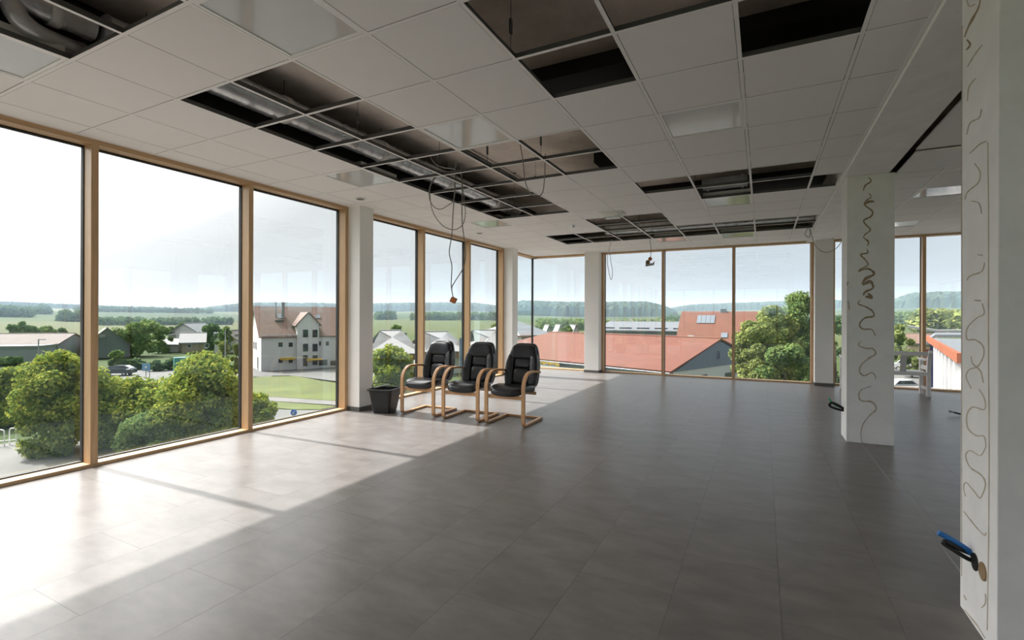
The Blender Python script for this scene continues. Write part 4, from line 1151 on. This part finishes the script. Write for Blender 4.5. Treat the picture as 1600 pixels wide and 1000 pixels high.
MB().tube([c0 + UP * 7.8 - dx * 1.1, c0 + UP * 11.0 - dx * 1.1], 0.10, 8).build('vent_pipe', 'pole_grey', hs)
MB().obox(c0 + UP * 8.0 - dx * 1.4, dx * 1.4, nn * 1.0, UP * 0.12).build('roof_step', 'roof_light', hs)
def on_roof(u):
    s = (on(u, 512) - hA).dot(dx); return hA + dx * s + back * 0.27 + UP * (HE + (HR - HE) * 0.54 + 0.22)
p = on_roof(441); slv = (gr - ga).normalized()
MB().obox(p, dx * 0.9, slv * 1.1, slv.cross(dx).normalized() * -0.1).build('skylight', 'solar', hroof)
p = on_roof(501); MB().obox(p, dx * 0.8, slv * 0.9, slv.cross(dx).normalized() * -0.1).build('skylight', 'solar', hroof)
MB().tube([hA + UP * HE + nn * 0.5, hA + dx * s0 + UP * HE + nn * 0.5], 0.08, 6).build('gutter', 'gutter', hs)

def gable_house(name, label, corner, along, depthv, L, D, eave, ridge, wallm, roofm, hip=0.0, ov=0.4, cat='building', wins=(), hip2=None, fascia=None):
    """corner = near ground corner; along/depthv unit vectors; gable roof with ridge parallel to along"""
    r = empty(name, corner, label, cat)
    a, dv = along * L, depthv * D
    m = MB().obox(corner, a, dv, UP * eave)
    h2 = hip if hip2 is None else hip2
    e0, e1, e2, e3 = corner + UP * eave, corner + a + UP * eave, corner + a + dv + UP * eave, corner + dv + UP * eave
    r0_, r1_ = corner + dv / 2 + along * hip + UP * ridge, corner + a + dv / 2 - along * h2 + UP * ridge
    if hip == 0: m.prism([e0, e3, r0_], along * 0.25)
    if h2 == 0: m.prism([e1, e2, r1_], -along * 0.25)
    m.build('wall', wallm, r)
    m = MB()
    A_ = along * ov; B_ = depthv * ov; dz = UP * (-ov * (ridge - eave) / (D / 2))
    E0, E1, E2, E3 = e0 - A_ - B_ + dz, e1 + A_ - B_ + dz, e2 + A_ + B_ + dz, e3 - A_ + B_ + dz
    R0 = r0_ - (A_ if hip == 0 else Vector((0, 0, 0))); R1 = r1_ + (A_ if h2 == 0 else Vector((0, 0, 0)))
    roof_quad(m, [E0, E1, R1, R0]); roof_quad(m, [E2, E3, R0, R1])
    if hip: roof_quad(m, [E3, E0, R0])
    if h2: roof_quad(m, [E1, E2, R1])
    rf = m.build('roof', roofm, r)
    MB().tube([R0 + UP * 0.2, R1 + UP * 0.2], 0.12, 6).build('ridge_cap', roofm, rf)
    if fascia:
        MB().obox(E0 - UP * 0.8, E1 - E0, depthv * 0.1, UP * 0.75).build('fascia', fascia, r)
    else:
        MB().tube([E0 - UP * 0.05, E1 - UP * 0.05], 0.08, 6).build('gutter', 'gutter', r)
    nr_ = -depthv
    for (s, z_, w, h) in wins:
        opening(r, corner + along * s + UP * z_, along, w, h, nr_)
    return r
FW = Vector((-math.sin(CAM_YAW), math.cos(CAM_YAW), 0)); RT = Vector((math.cos(CAM_YAW), math.sin(CAM_YAW), 0))
def dirs(p, q):
    a = (q - p); a.z = 0; a.normalize(); d = Vector((-a.y, a.x, 0))
    if d.dot(FW) < 0: d = -d
    return a, d
# long low hall at the left with a flat-roofed front
p, q = g(-190, 570), g(90, 564); a, d = dirs(p, q)
lh = gable_house('low_hall', 'long low hall with pale pinkish roof and flat front roof behind the road', p, a, d, (q - p).length, 12, 3.2, 4.9, 'hall_wall', 'roof_pink', ov=0.3)
fq = MB().obox(p - d * 6 + UP * 2.9, a * (q - p).length, d * 7, UP * 0.35)
fq.build('flat_roof', 'roof_light', lh)
MB().obox(p - d * 5.6, a * (q - p).length * 0.99, d * 5.6, UP * 2.9).build('front_wall', 'hall_wall', lh)
for k in range(6): 
    pp = p + a * (k * 12 + 30) + d * 3.6 + UP * 4.2
    MB().obox(pp, a * 0.9, d * 0.9, UP * 0.6).build('roof_vent', 'roof_light', lh)
# dark barn: gable turned to the right, roof slope to the left
p = g(131, 561)
a = (RT * 0.75 + FW * 0.66).normalized(); d = Vector((-a.y, a.x, 0))
gable_house('barn', 'dark grey timber barn with low brown-grey roof, split by the first mullion', p, d, a, 9, 7.2, 2.6, 6.0, 'barn_wood', 'roof_dark', ov=0.4)
# beige shed with white roof
p = g(284, 552); q = g(318, 551); a, d = dirs(p, q)
gable_house('shed', 'small beige shed with bright white roof among the trees', p, a, d, (q - p).length, 7, 2.6, 4.4, 'beige', 'roof_light', ov=0.6, wins=((1.0, 1.2, 0.9, 0.9), (4.5, 1.2, 0.9, 0.9)))
p = g(249, 550); q = g(278, 550); a, d = dirs(p, q)
gable_house('shed', 'small low white-roofed shed left of the beige one', p, a, d, (q - p).length, 6, 1.8, 2.9, 'render_white', 'roof_light', ov=0.4)
p = g(262, 546); q = g(281, 546); a, d = dirs(p, q)
gable_house('far_house', 'tiny far house with grey roof behind the low shed', p, d, a, 9, 8, 4.0, 6.5, 'render_white', 'roof_grey', ov=0.4)
p = g(335, 551); q = g(345, 551); a, d = dirs(p, q)
gable_house('far_house', 'tiny white gabled house left of the white house', p, d, a, 8, 5, 3.0, 5.0, 'render_white', 'roof_dark', ov=0.2)
# three halls with white hip roofs
for k, (u0, u1, vb, dd, lb) in enumerate(((578, 668, 590, 15, 'white hip-roofed hall with brown fascia, left of the three'), (667, 742, 585, 15, 'white hip-roofed hall with brown fascia, middle of the three'), (748, 822, 586, 15, 'white hip-roofed hall with brown fascia, right of the three'))):
    p, q = g(u0, vb), g(u1, vb - 3); a, d = dirs(p, q)
    L = (q - p).length - 2.6; p = p + a * 0.6
    gable_house('hip_hall', lb, p, a, d, L, dd, 3.6, 6.3 - 0.3 * (k == 1), 'wall_mint', 'roof_light', hip=4.5, ov=1.0, fascia='fascia_brown', wins=((1.2, 0.9, 1.6, 1.4), (L - 3.0, 0.9, 1.6, 1.4)))
p, q = g(815, 557), g(862, 555); a, d = dirs(p, q)
gable_house('grey_hall', 'grey arched-roof hall seen beside the far left column', p, a, d, (q - p).length, 20, 4.6, 7.6, 'hall_wall', 'roof_grey', hip=3, ov=0.5)
for k, (u, vb, lb) in enumerate(((858, 545, 'far white house roof behind the corner pane, leftmost'), (876, 543, 'far white house roof behind the corner pane, second'), (900, 544, 'far white house roof behind the corner pane, third'))):
    p, q = g(u - 6, vb), g(u + 6, vb); a, d = dirs(p, q)
    gable_house('far_house', lb, p, d, a, 9, (q - p).length, 3.5, 6.2, 'render_white', 'roof_light', ov=0.3)
# long red-roofed building with slate gable
eF = at(1052, 577, -4.15); eB = at(1125, 557, -4.15); e1 = at(981, 570.5, -4.15)
along = (e1 - eF); along.z = 0; along.normalize()
dep = (eB - eF); dep.z = 0
dep = dep - along * dep.dot(along); D_ = dep.length; dep.normalize()
c0 = Vector((eF.x, eF.y, ZG))
LR = 34.0
rr0 = empty('red_roof_building', c0, 'long building with terracotta roof, grey slate gable and pale green walls', 'building')
m = MB().obox(c0, along * LR, dep * D_, UP * 3.2)
m.build('wall', 'wall_mint', rr0)
top = 6.0
E = lambda s, t, z_: c0 + along * s + dep * (D_ * t) + UP * z_
MB().prism([E(-0.1, 0, 2.95), E(-0.1, 1, 2.95), E(-0.1, 0.5, top)], along * 0.3).build('slate_gable', 'gable_slate', rr0)
m = MB()
roof_quad(m, [E(-0.35, -0.05, 2.95), E(LR, -0.05, 2.95), E(LR - 6, 0.5, top + 0.05), E(-0.35, 0.5, top + 0.05)])
roof_quad(m, [E(-0.35, 1.05, 2.95), E(LR, 1.05, 2.95), E(LR - 6, 0.5, top + 0.05), E(-0.35, 0.5, top + 0.05)])
roof_quad(m, [E(LR, -0.05, 2.95), E(LR, 1.05, 2.95), E(LR - 6, 0.5, top + 0.05)])
rf = m.build('roof', 'roof_red', rr0)
MB().tube([E(-0.35, 0.5, top + 0.25), E(LR - 6, 0.5, top + 0.25)], 0.14, 6).build('ridge_cap', 'roof_red', rf)
MB().tube([E(-0.3, -0.06, 2.9), E(LR, -0.06, 2.9)], 0.09, 6).build('gutter', 'gutter', rr0)
for (t0, z_, w, h) in ((0.30, 1.0, 1.2, 1.2), (0.58, 0.6, 2.4, 1.4), (0.83, 0.4, 0.9, 2.0)):
    opening(rr0, E(-0.02, t0, z_), dep, w, h, -along, frame='gutter')
opening(rr0, E(-0.12, 0.47, 3.7), dep, 0.7, 1.1, -along, frame='gutter')
for k, (s, c) in enumerate(((0.5, 'yellow'), (2.6, 'yellow'))): MB().obox(E(s, -0.005, 1.9) - dep * 0.12, along * 1.1, dep * 0.08, UP * 0.7).build('sign_board', c, rr0)
# yellow lettering board on the corner side
p = E(15.5, -0.02, 1.9) - dep * 0.6
sg = empty('shop_sign', p, 'yellow shop sign on the red-roofed building seen in the corner pane', 'sign')
MB().obox(p, along * 6.5, dep * 0.15, UP * 0.9).build('board', 'yellow', sg)
for k in range(5): MB().obox(p + along * (0.7 + k * 1.15) - dep * 0.05 + UP * 0.2, along * 0.7, dep * 0.05, UP * 0.5).build('letter_block', 'roof_light', sg)
# small lower annexe at the eave
m = MB().obox(E(4, -0.30, 0), along * 17, dep * (D_ * 0.28), UP * 2.1); ax = empty('annexe', E(4, -0.30, 0), 'low pale annexe with grey flat roof before the red-roofed building', 'building')
m.build('wall', 'wall_mint', ax); MB().obox(E(3.7, -0.33, 2.1), along * 17.6, dep * (D_ * 0.31), UP * 0.25).build('flat_roof', 'gutter', ax)
# grey metal hall behind
p, q = g(930, 548), g(1072, 553); a, d = dirs(p, q)
gh = gable_house('metal_hall', 'hall with light grey sheet-metal roof and dark dormer strips behind the red roof', p, a, d, (q - p).length, 30, 5.3, 7.3, 'hall_wall', 'roof_grey', ov=0.4)
L = (q - p).length
for k in range(5): MB().obox(p + a * (1.2 + k * L / 5) + d * 2.2 + UP * 5.6, a * 3.0, d * 1.2, UP * 0.45).build('roof_window', 'dark_glass', gh)
for k in range(3):
    c_ = p + a * (L * (0.30 + 0.2 * k)) + d * 40
    thing(MB().tube([Vector((c_.x, c_.y, ZG)), Vector((c_.x, c_.y, -0.2 + 1.2 * (k == 2)))], [0.25, 0.15], 8), 'mast', 'pole_grey', ('thin mast behind the metal hall, leftmost', 'thin mast behind the metal hall, middle', 'taller thin mast behind the metal hall, right')[k], 'mast', (c_.x, c_.y, ZG))
# big red roof with solar panel
eL = atd(1058, 537, 76); eR = atd(1215, 537, 70); z_e = eL.z
a, d = dirs(eL, eR)
pz = Vector((eL.x, eL.y, ZG)); L = (eR - eL).length
dep2 = 16.0
br = empty('big_red_roof_house', pz, 'large house with steep red tiled roof, solar panel and skylight', 'house')
he = z_e - ZG; hr = he + 4.9
MB().obox(pz, a * L, d * dep2, UP * he).prism([pz + UP * he, pz + d * dep2 + UP * he, pz + d * dep2 / 2 + UP * hr], a * L).build('wall', 'fascia_brown', br)
m = MB()
roof_quad(m, [pz + UP * (he - .2) - d * .4 - a * .3, pz + UP * (he - .2) - d * .4 + a * L, pz + a * L + d * dep2 / 2 + UP * (hr + .05), pz + d * dep2 / 2 + UP * (hr + .05) - a * .3])
roof_quad(m, [pz + UP * (he - .2) + d * (dep2 + .4) - a * .3, pz + UP * (he - .2) + d * (dep2 + .4) + a * L, pz + a * L + d * dep2 / 2 + UP * (hr + .05), pz + d * dep2 / 2 + UP * (hr + .05) - a * .3])
rf = m.build('roof', 'roof_red', br)
slv = (d * dep2 / 2 + UP * (hr - he)).normalized(); nv = a.cross(slv).normalized()
if nv.z < 0: nv = -nv
def onroof(s, t): return pz + UP * he + a * s + slv * t + nv * 0.25
for k in range(4): MB().obox(onroof(2.4 + k * 0.68, 5.6), a * 0.64, slv * 2.4, nv * 0.08).build('solar_panel', 'solar', rf)
MB().obox(onroof(6.2, 1.5), a * 0.9, slv * 1.3, nv * 0.1).build('skylight', 'solar', rf)
MB().obox(onroof(1.4, 1.2), a * 0.9, slv * 0.7, nv * 0.1).build('skylight', 'roof_light', rf)
cc = pz + a * 5.8 + d * dep2 * 0.47 + UP * (hr - 0.8)
MB().obox(cc, a * 0.9, d * 0.9, UP * 1.4).build('chimney', 'gutter', br)
opening(br, pz + a * 4.5 + UP * 1.8, a, 3.0, 1.2, -d)
# canopy and racks in the yard next to the slate gable
cp = at(1118, 556, -4.4); a, d = dirs(cp, at(1168, 555, -4.4))
cn = empty('canopy', (cp.x, cp.y, ZG), 'white flat canopy on thin posts beside the slate gable', 'canopy')
MB().obox(cp, a * 5.2, d * 4, UP * 0.3).build('roof', 'roof_light', cn)
for s, t in ((0.2, 0.2), (4.9, 0.2), (0.2, 3.7), (4.9, 3.7)): MB().tube([cp + a * s + d * t, Vector((cp.x, cp.y, ZG)) + a * s + d * t], 0.07, 6).build('post', 'gutter', cn)
rk = empty('storage_rack', Vector((cp.x, cp.y, ZG)) + a * 0.6 - d * 1.2, 'grey storage rack with goods under the white canopy', 'rack')
ro = rk.location.copy()
for s in (0, 1.8, 3.6): MB().obox(ro + a * s, a * 0.08, d * 0.8, UP * 2.4).build('upright', 'gutter', rk)
for z_ in (0.3, 1.0, 1.7, 2.35): MB().obox(ro + UP * z_, a * 3.65, d * 0.8, UP * 0.06).build('shelf', 'gutter', rk)
for k in range(8): MB().obox(ro + a * (0.15 + 0.43 * k) + UP * (0.36 + 0.7 * (k % 3)), a * 0.3, d * 0.6, UP * (0.3 + 0.1 * (k % 2))).build('crate', ('roof_light', 'hall_wall', 'navy')[k % 3], rk)

# ------------------------------------------------------------------ small things outside the left windows
cb_ = g(181, 587); cdx = (g(205, 585) - g(157, 586)); cdx.z = 0; cdx.normalize(); cdy = Vector((-cdx.y, cdx.x, 0))
car = empty('car', cb_, 'dark grey estate car parked by the hedge across the road', 'car')
def cpt(x, y, z): return cb_ + cdx * x + cdy * y + UP * (z + 0.05)
prof = [(-2.35, 0.35), (-2.38, 0.62), (-2.2, 0.78), (-1.2, 0.92), (-0.45, 1.38), (0.2, 1.47), (1.4, 1.44), (2.1, 1.05), (2.3, 0.85), (2.32, 0.35)]
body = MB(); ny = [(-0.88, 1.0), (0.88, 1.0)]
vs_, fs = [], []
rows = [(-0.9, 0.0), (-0.86, 0.0), (-0.62, 1.0), (0.62, 1.0), (0.86, 0.0), (0.9, 0.0)]
for x, z in prof:
    for y, k in ((-0.88, 0), (-0.66, 1), (0.66, 1), (0.88, 0)):
        zz = z if k else min(z, 0.92 if z > 0.92 else z)
        vs_.append(cpt(x, y, zz))
n_ = len(prof)
for i in range(n_ - 1):
    for k in range(3): fs.append((i * 4 + k, i * 4 + k + 1, (i + 1) * 4 + k + 1, (i + 1) * 4 + k))
fs.append(tuple(i * 4 for i in range(n_))); fs.append(tuple(i * 4 + 3 for i in range(n_))[::-1]); fs.append((0, n_ * 4 - 4, n_ * 4 - 1, 3))
body.add(vs_, fs); body.build('body', 'car_paint', car)
for s in (-1, 1):
    MB().add([cpt(-0.95, s * 0.84, 0.98), cpt(1.75, s * 0.84, 0.98), cpt(1.3, s * 0.70, 1.38), cpt(-0.35, s * 0.70, 1.33)], [(0, 1, 2, 3)]).build('side_window', 'dark_glass', car)
    for x in (-1.45, 1.4):
        c_ = cpt(x, s * 0.80, 0.28)
        wh = MB().tube([c_ - cdy * 0.1, c_ + cdy * 0.1], 0.31, 18).build('wheel', 'tyre', car)
        MB().tube([c_ - cdy * 0.11, c_ + cdy * 0.11], 0.18, 12).build('hub_cap', 'steel_plate', wh)
MB().add([cpt(-1.15, -0.6, 0.955), cpt(-1.15, 0.6, 0.955), cpt(-0.5, 0.55, 1.37), cpt(-0.5, -0.55, 1.37)], [(0, 1, 2, 3)]).build('windscreen', 'dark_glass', car)
MB().obox(cpt(-2.39, -0.7, 0.6), cdx * 0.06, cdy * 1.4, UP * 0.12).build('headlamp_strip', 'steel_plate', car)
def post_sign(name, base, h, label, cat, build):
    r = empty(name, base, label, cat)
    MB().tube([base, base + UP * h], 0.05, 8).build('post', 'pole_grey', r)
    build(r, base + UP * h)
    return r
q = g(228, 592)
def sq(r, p):
    MB().obox(p - RT * 0.55 - UP * 0.5, RT * 1.1, FW * 0.05, UP * 1.0).build('panel', 'light_blue', r)
    MB().obox(p - RT * 0.12 - UP * 0.15 - FW * 0.02, RT * 0.24, FW * 0.02, UP * 0.3).build('symbol', 'white_paint', r)
    MB().tube([p + RT * 0.5 - UP * 0.5, Vector((p.x, p.y, ZG)) + RT * 0.5], 0.05, 8).build('post', 'pole_grey', r)
post_sign('traffic_sign', q, 1.6, 'square blue traffic sign with white symbol by the road', 'sign', sq)
q = g(459, 662)
def rd(r, p):
    MB().tube([p - FW * 0.03, p + FW * 0.02], 0.26, 24).build('disc', 'blue_sign', r)
    a1 = (RT + UP).normalized()
    MB().obox(p - FW * 0.045 - a1 * 0.15, a1 * 0.3, FW * 0.015, (UP - RT).normalized() * 0.05).build('arrow', 'white_paint', r)
post_sign('traffic_sign', q, 0.9, 'round blue traffic sign with white arrow at the near road', 'sign', rd)
q = g(272, 592); a, d = dirs(q, g(303, 590))
bd = empty('billboard', q, 'teal and red billboard container behind the yellow-green tree', 'billboard')
MB().obox(q + UP * 0.4, a * 2.6, d * 1.0, UP * 2.5).build('teal_panel', 'teal_board', bd)
MB().obox(q + a * 2.6 + UP * 0.5, a * 1.6, d * 1.0, UP * 2.5).build('red_panel', 'red_board', bd)
MB().obox(q + a * 0.5 + UP * 0.9 - d * 0.03, a * 0.9, d * 0.03, UP * 0.7).build('picture', 'fascia_brown', bd)
MB().obox(q + UP * 0.0, a * 4.2, d * 0.9, UP * 0.4).build('plinth', 'gutter', bd)
q = g(60, 590)
lp_ = empty('street_lamp', q, 'thin dark street lamp with short arm before the long low hall', 'lamp')
hgt = (CAM_H + (CAM_HY - 533) * (-math.sin(CAM_YAW) * q.x + math.cos(CAM_YAW) * q.y) / CAM_F) - ZG
MB().tube([q, q + UP * hgt], [0.12, 0.07], 8).build('pole', 'pole_grey', lp_)
MB().obox(q + UP * (hgt - 0.05), RT * 0.85, FW * 0.2, UP * 0.12).build('lamp_head', 'pole_grey', lp_)
q = g(352, 582)
thing(MB().tube([q, q + UP * 6.6], [0.1, 0.06], 8), 'flag_pole', 'hall_wall', 'thin pale pole left of the white house', 'pole', q)
for k, (u, v, lb) in enumerate(((718, 598, 'pale blue flag on a pole between the chairs'),)):
    q = g(u, v); r = empty('flag', q, lb, 'flag')
    MB().tube([q, q + UP * 6.0], 0.06, 8).build('pole', 'pole_grey', r)
    vs_, fs = [], []
    for i in range(13):
        for j in range(3): vs_.append(q + UP * (5.9 - i * 0.33) + RT * (0.06 + j * 0.42) + FW * (0.08 * math.sin(i * 0.9 + j)))
    for i in range(12):
        for j in range(2): fs.append((i * 3 + j, i * 3 + j + 1, (i + 1) * 3 + j + 1, (i + 1) * 3 + j))
    MB().add(vs_, fs, True).build('cloth', 'light_blue', r)
q = g(700, 600); thing(MB().tube([q, q + UP * 5.8], [0.06, 0.04], 8), 'lamp_post', 'pole_grey', 'thin pole left of the pale blue flag', 'pole', q)
# white tubular rack at the lower left edge
q = g(2, 698)
bkr = empty('bicycle_stand', q, 'white tubular bicycle stand on the paving at the left picture edge', 'bicycle stand')
for k in range(2):
    b0 = q + RT * (-0.25 + 0.28 * k) + FW * 0.5 * k
    MB().tube(spline([b0, b0 + UP * 0.9, b0 + UP * 1.1 + RT * 0.1, b0 + UP * 1.1 + RT * 0.35, b0 + UP * 0.9 + RT * 0.45, b0 + RT * 0.45], 6), 0.035, 8).build('hoop', 'white_paint', bkr)
MB().tube([q + RT * -0.3 + UP * 0.35, q + RT * 0.5 + FW * 0.5 + UP * 0.35], 0.03, 8).build('crossbar', 'white_paint', bkr)

# ------------------------------------------------------------------ beyond the bench
def quadbox(name, label, cat, u0, v0, u1, v1, d, depth, m, parent=None):
    p = atd(u0, v1, d); q = atd(u1, v1, d); t = atd(u0, v0, d)
    return p, (q - p), UP * (t.z - p.z)
# white building with red verge
p0 = atd(1466, 612, 46); 
wb = empty('white_shop', (p0.x, p0.y, ZG), 'white building with orange-red roof edge and pilasters seen beyond the bench', 'building')
f0 = atd(1466, 528, 46); f1 = atd(1530, 553, 24)
a_ = f1 - f0; a_.z = 0; Lw = a_.length; a_.normalize()
d_ = Vector((-a_.y, a_.x, 0)); d_ = d_ if d_.dot(RT) > 0 else -d_
base = Vector((f0.x, f0.y, ZG)); he = f0.z - ZG
MB().obox(base, a_ * Lw, d_ * 9, UP * (he - 0.3)).build('wall', 'render_white', wb)
m = MB().obox(base + UP * (he - 0.3) - d_ * 0.7 - a_ * 0.5, a_ * (Lw + 1), d_ * 10, UP * 0.25); rfw = m.build('roof', 'roof_grey', wb)
MB().obox(base + UP * (he - 0.35) - d_ * 0.85 - a_ * 0.5, a_ * (Lw + 1), d_ * 0.18, UP * 0.5).build('verge', 'roof_orange', rfw)
for k in range(7):
    MB().obox(base - d_ * 0.35 + a_ * (0.2 + k * 3.2), a_ * 0.9, d_ * 0.36, UP * (he - 0.5)).build('pilaster', 'render_white', wb)
    opening(wb, base + a_ * (1.6 + k * 3.2) + UP * 0.8, a_, 1.2, 3.6, -d_, frame='hall_wall')
# butterfly-roofed building, its front turned to us
p = atd(1453, 575, 62)
bf = empty('canopy_building', (p.x, p.y, ZG), 'building with grey wing roof, navy and crimson walls behind the white shop', 'building')
q = Vector((p.x, p.y, ZG)); f_ = Vector((p.x, p.y, 0)).normalized(); r_ = Vector((f_.y, -f_.x, 0))
hN = atd(1453, 530, 62).z - ZG
MB().obox(q, r_ * 9, f_ * 8, UP * (hN - 0.3)).build('wall', 'navy', bf)
MB().obox(q - r_ * 0.45 - f_ * 0.3, r_ * 0.5, f_ * 0.4, UP * (hN - 1.3)).build('entrance_wall', 'crimson', bf)
r0q = q + UP * (hN - 0.3) - r_ * 0.7 - f_ * 2
MB().prism([r0q - UP * 0.9 - r_ * 0.1, r0q + r_ * 1.2 + UP * 0.6, r0q + r_ * 12 + UP * 0.9, r0q + r_ * 12 + UP * 1.2, r0q + r_ * 1.2 + UP * 0.95, r0q - UP * 0.6 - r_ * 0.35], f_ * 11).build('wing_roof', 'roof_grey', bf)
q2 = q - r_ * 2.6 + f_ * 14
MB().prism([q2 + UP * (hN + 1.2), q2 + r_ * 3.5 + UP * (hN + 0.6), q2 + r_ * 12 + UP * (hN + 0.9), q2 + r_ * 12 + UP * (hN + 1.2), q2 + r_ * 3.5 + UP * (hN + 0.9), q2 + UP * (hN + 1.5)], f_ * 5).build('upper_roof', 'roof_light', bf)
# brown sheds and van
p = g(1418, 562); a, d = dirs(p, g(1450, 562))
f_ = Vector((p.x, p.y, 0)).normalized(); r_ = Vector((f_.y, -f_.x, 0))
gable_house('shed', 'brownish house left of the mullion beyond the bench', p, r_, f_, 4.5, 6, 3.5, 5.2, 'beige', 'roof_salmon', ov=0.3)
vb = g(1424, 579); vd = Vector((vb.x, vb.y, 0)).normalized(); va = Vector((vd.y, -vd.x, 0))
van = empty('van', vb, 'white delivery van parked beyond the bench', 'van')
def vpt(x, y, z): return vb + va * x + vd * y + UP * z
vp = [(-2.6, 0.35), (-2.65, 1.0), (-1.9, 1.25), (-1.2, 2.15), (2.6, 2.25), (2.65, 0.35)]
MB().prism([vpt(x, -0.95, z) for x, z in vp], vd * 1.9).build('body', 'van_white', van, bevel=0.08)
MB().prism([vpt(x, -0.97, z) for x, z in ((-1.75, 1.3), (-1.15, 2.0), (-0.3, 2.0), (-0.3, 1.3))], vd * 0.02).build('side_window', 'dark_glass', van)
MB().prism([vpt(x, -0.97, z) for x, z in ((0.4, 1.4), (0.4, 2.0), (1.6, 2.0), (1.6, 1.4))], vd * 0.02).build('side_window', 'dark_glass', van)
for x in (-1.7, 1.7):
    c_ = vpt(x, -0.85, 0.34); w_ = MB().tube([c_ - vd * 0.12, c_ + vd * 0.12], 0.34, 16).build('wheel', 'tyre', van); MB().tube([c_ - vd * 0.13, c_ + vd * 0.13], 0.18, 12).build('hub_cap', 'steel_plate', w_)
patch('parking_lot', [g(1380, 578), g(1470, 578), g(1500, 640), g(1560, 740), g(1300, 740), g(1340, 640)], 0.05, 'paving')
# small white car, bins
def small_car(q, label, m):
    r = empty('car', q, label, 'car')
    pt = lambda x, y, z: q + RT * x + FW * y + UP * (z + 0.05)
    pr = [(-2.0, 0.3), (-2.05, 0.7), (-1.2, 0.9), (-0.7, 1.4), (0.9, 1.45), (1.7, 0.95), (2.0, 0.85), (2.0, 0.3)]
    MB().prism([pt(x, -0.82, z) for x, z in pr], FW * 1.64).build('body', m, r, bevel=0.1)
    MB().prism([pt(x, -0.84, z) for x, z in ((-1.0, 0.95), (-0.6, 1.33), (0.85, 1.36), (1.4, 0.97))], FW * 0.02).build('side_window', 'dark_glass', r)
    for x in (-1.3, 1.25):
        c_ = pt(x, -0.76, 0.26); w_ = MB().tube([c_ - FW * 0.1, c_ + FW * 0.1], 0.3, 16).build('wheel', 'tyre', r); MB().tube([c_ - FW * 0.11, c_ + FW * 0.11], 0.16, 12).build('hub_cap', 'steel_plate', r)
small_car(g(1405, 612), 'small white car parked behind the bench slats', 'van_white')
for k, (u, vt, lb) in enumerate(((1300, 538, 'tall dark teal bin behind the narrow pane, left one'), (1310, 534, 'tall dark teal bin behind the narrow pane, right one'))):
    p = atd(u, 610, 26); q = Vector((p.x, p.y, ZG)); h_ = atd(u, vt + 20, 26).z - ZG
    r = empty('waste_bin', q, lb, 'bin')
    h_ = 1.3
    MB().obox(q - RT * 0.3, RT * 0.6, FW * 0.7, UP * h_).build('body', 'bin_teal', r, bevel=0.03)
    MB().obox(q - RT * 0.33 - FW * 0.04 + UP * h_, RT * 0.66, FW * 0.78, UP * 0.08).build('lid', 'bin_teal', r)
# blue-topped low container visible below the bench seat
p = atd(1400, 606, 30); q = Vector((p.x, p.y, p.z - 0.9))
bt = empty('awning_stand', (p.x, p.y, ZG), 'low stand with blue canopy edge seen under the bench seat', 'stand')
MB().obox(q, RT * 3.2, FW * 2.0, UP * 0.6).build('canopy_edge', 'light_blue', bt)
MB().obox(q + UP * 0.6 - RT * 0.1 - FW * 0.1, RT * 3.4, FW * 2.2, UP * 0.12).build('canopy_top', 'roof_light', bt)
for s, t in ((0.1, 0.1), (3.0, 0.1), (0.1, 1.8), (3.0, 1.8)): MB().tube([q + RT * s + FW * t, Vector((q.x, q.y, ZG)) + RT * s + FW * t], 0.05, 6).build('post', 'pole_grey', bt)

# ------------------------------------------------------------------ summer haze over the far land
hz = bpy.data.materials.new('haze'); hz.use_nodes = True
t = hz.node_tree; t.nodes.clear()
o_ = N(t, 'ShaderNodeOutputMaterial'); vsn = N(t, 'ShaderNodeVolumeScatter')
vsn.inputs['Color'].default_value = (0.62, 0.80, 1.0, 1); vsn.inputs['Density'].default_value = 0.00032; vsn.inputs['Anisotropy'].default_value = 0.0
t.links.new(vsn.outputs[0], o_.inputs['Volume'])
M['haze'] = hz
vs_, fs = [], []
na = 48
ri, ro_, z0, z1 = 150, 2500, -30, 70
for q in range(na):
    a = 2 * PI * q / na
    for r_, z in ((ri, z0), (ro_, z0), (ro_, z1), (ri, z1)): vs_.append((r_ * math.sin(a), r_ * math.cos(a), z))
for q in range(na):
    b = (q + 1) % na
    for k in range(4): fs.append((q * 4 + k, b * 4 + k, b * 4 + (k + 1) % 4, q * 4 + (k + 1) % 4))
if HAZE:
    o = MB().add(vs_, fs).build('haze', 'haze', origin=(0, 0, 0), kind='stuff')
    bm_ = bmesh.new(); bm_.from_mesh(o.data); bmesh.ops.recalc_face_normals(bm_, faces=bm_.faces); bm_.to_mesh(o.data); bm_.free()
    tag(o, 'pale summer haze lying over the distant fields and hills', 'haze')
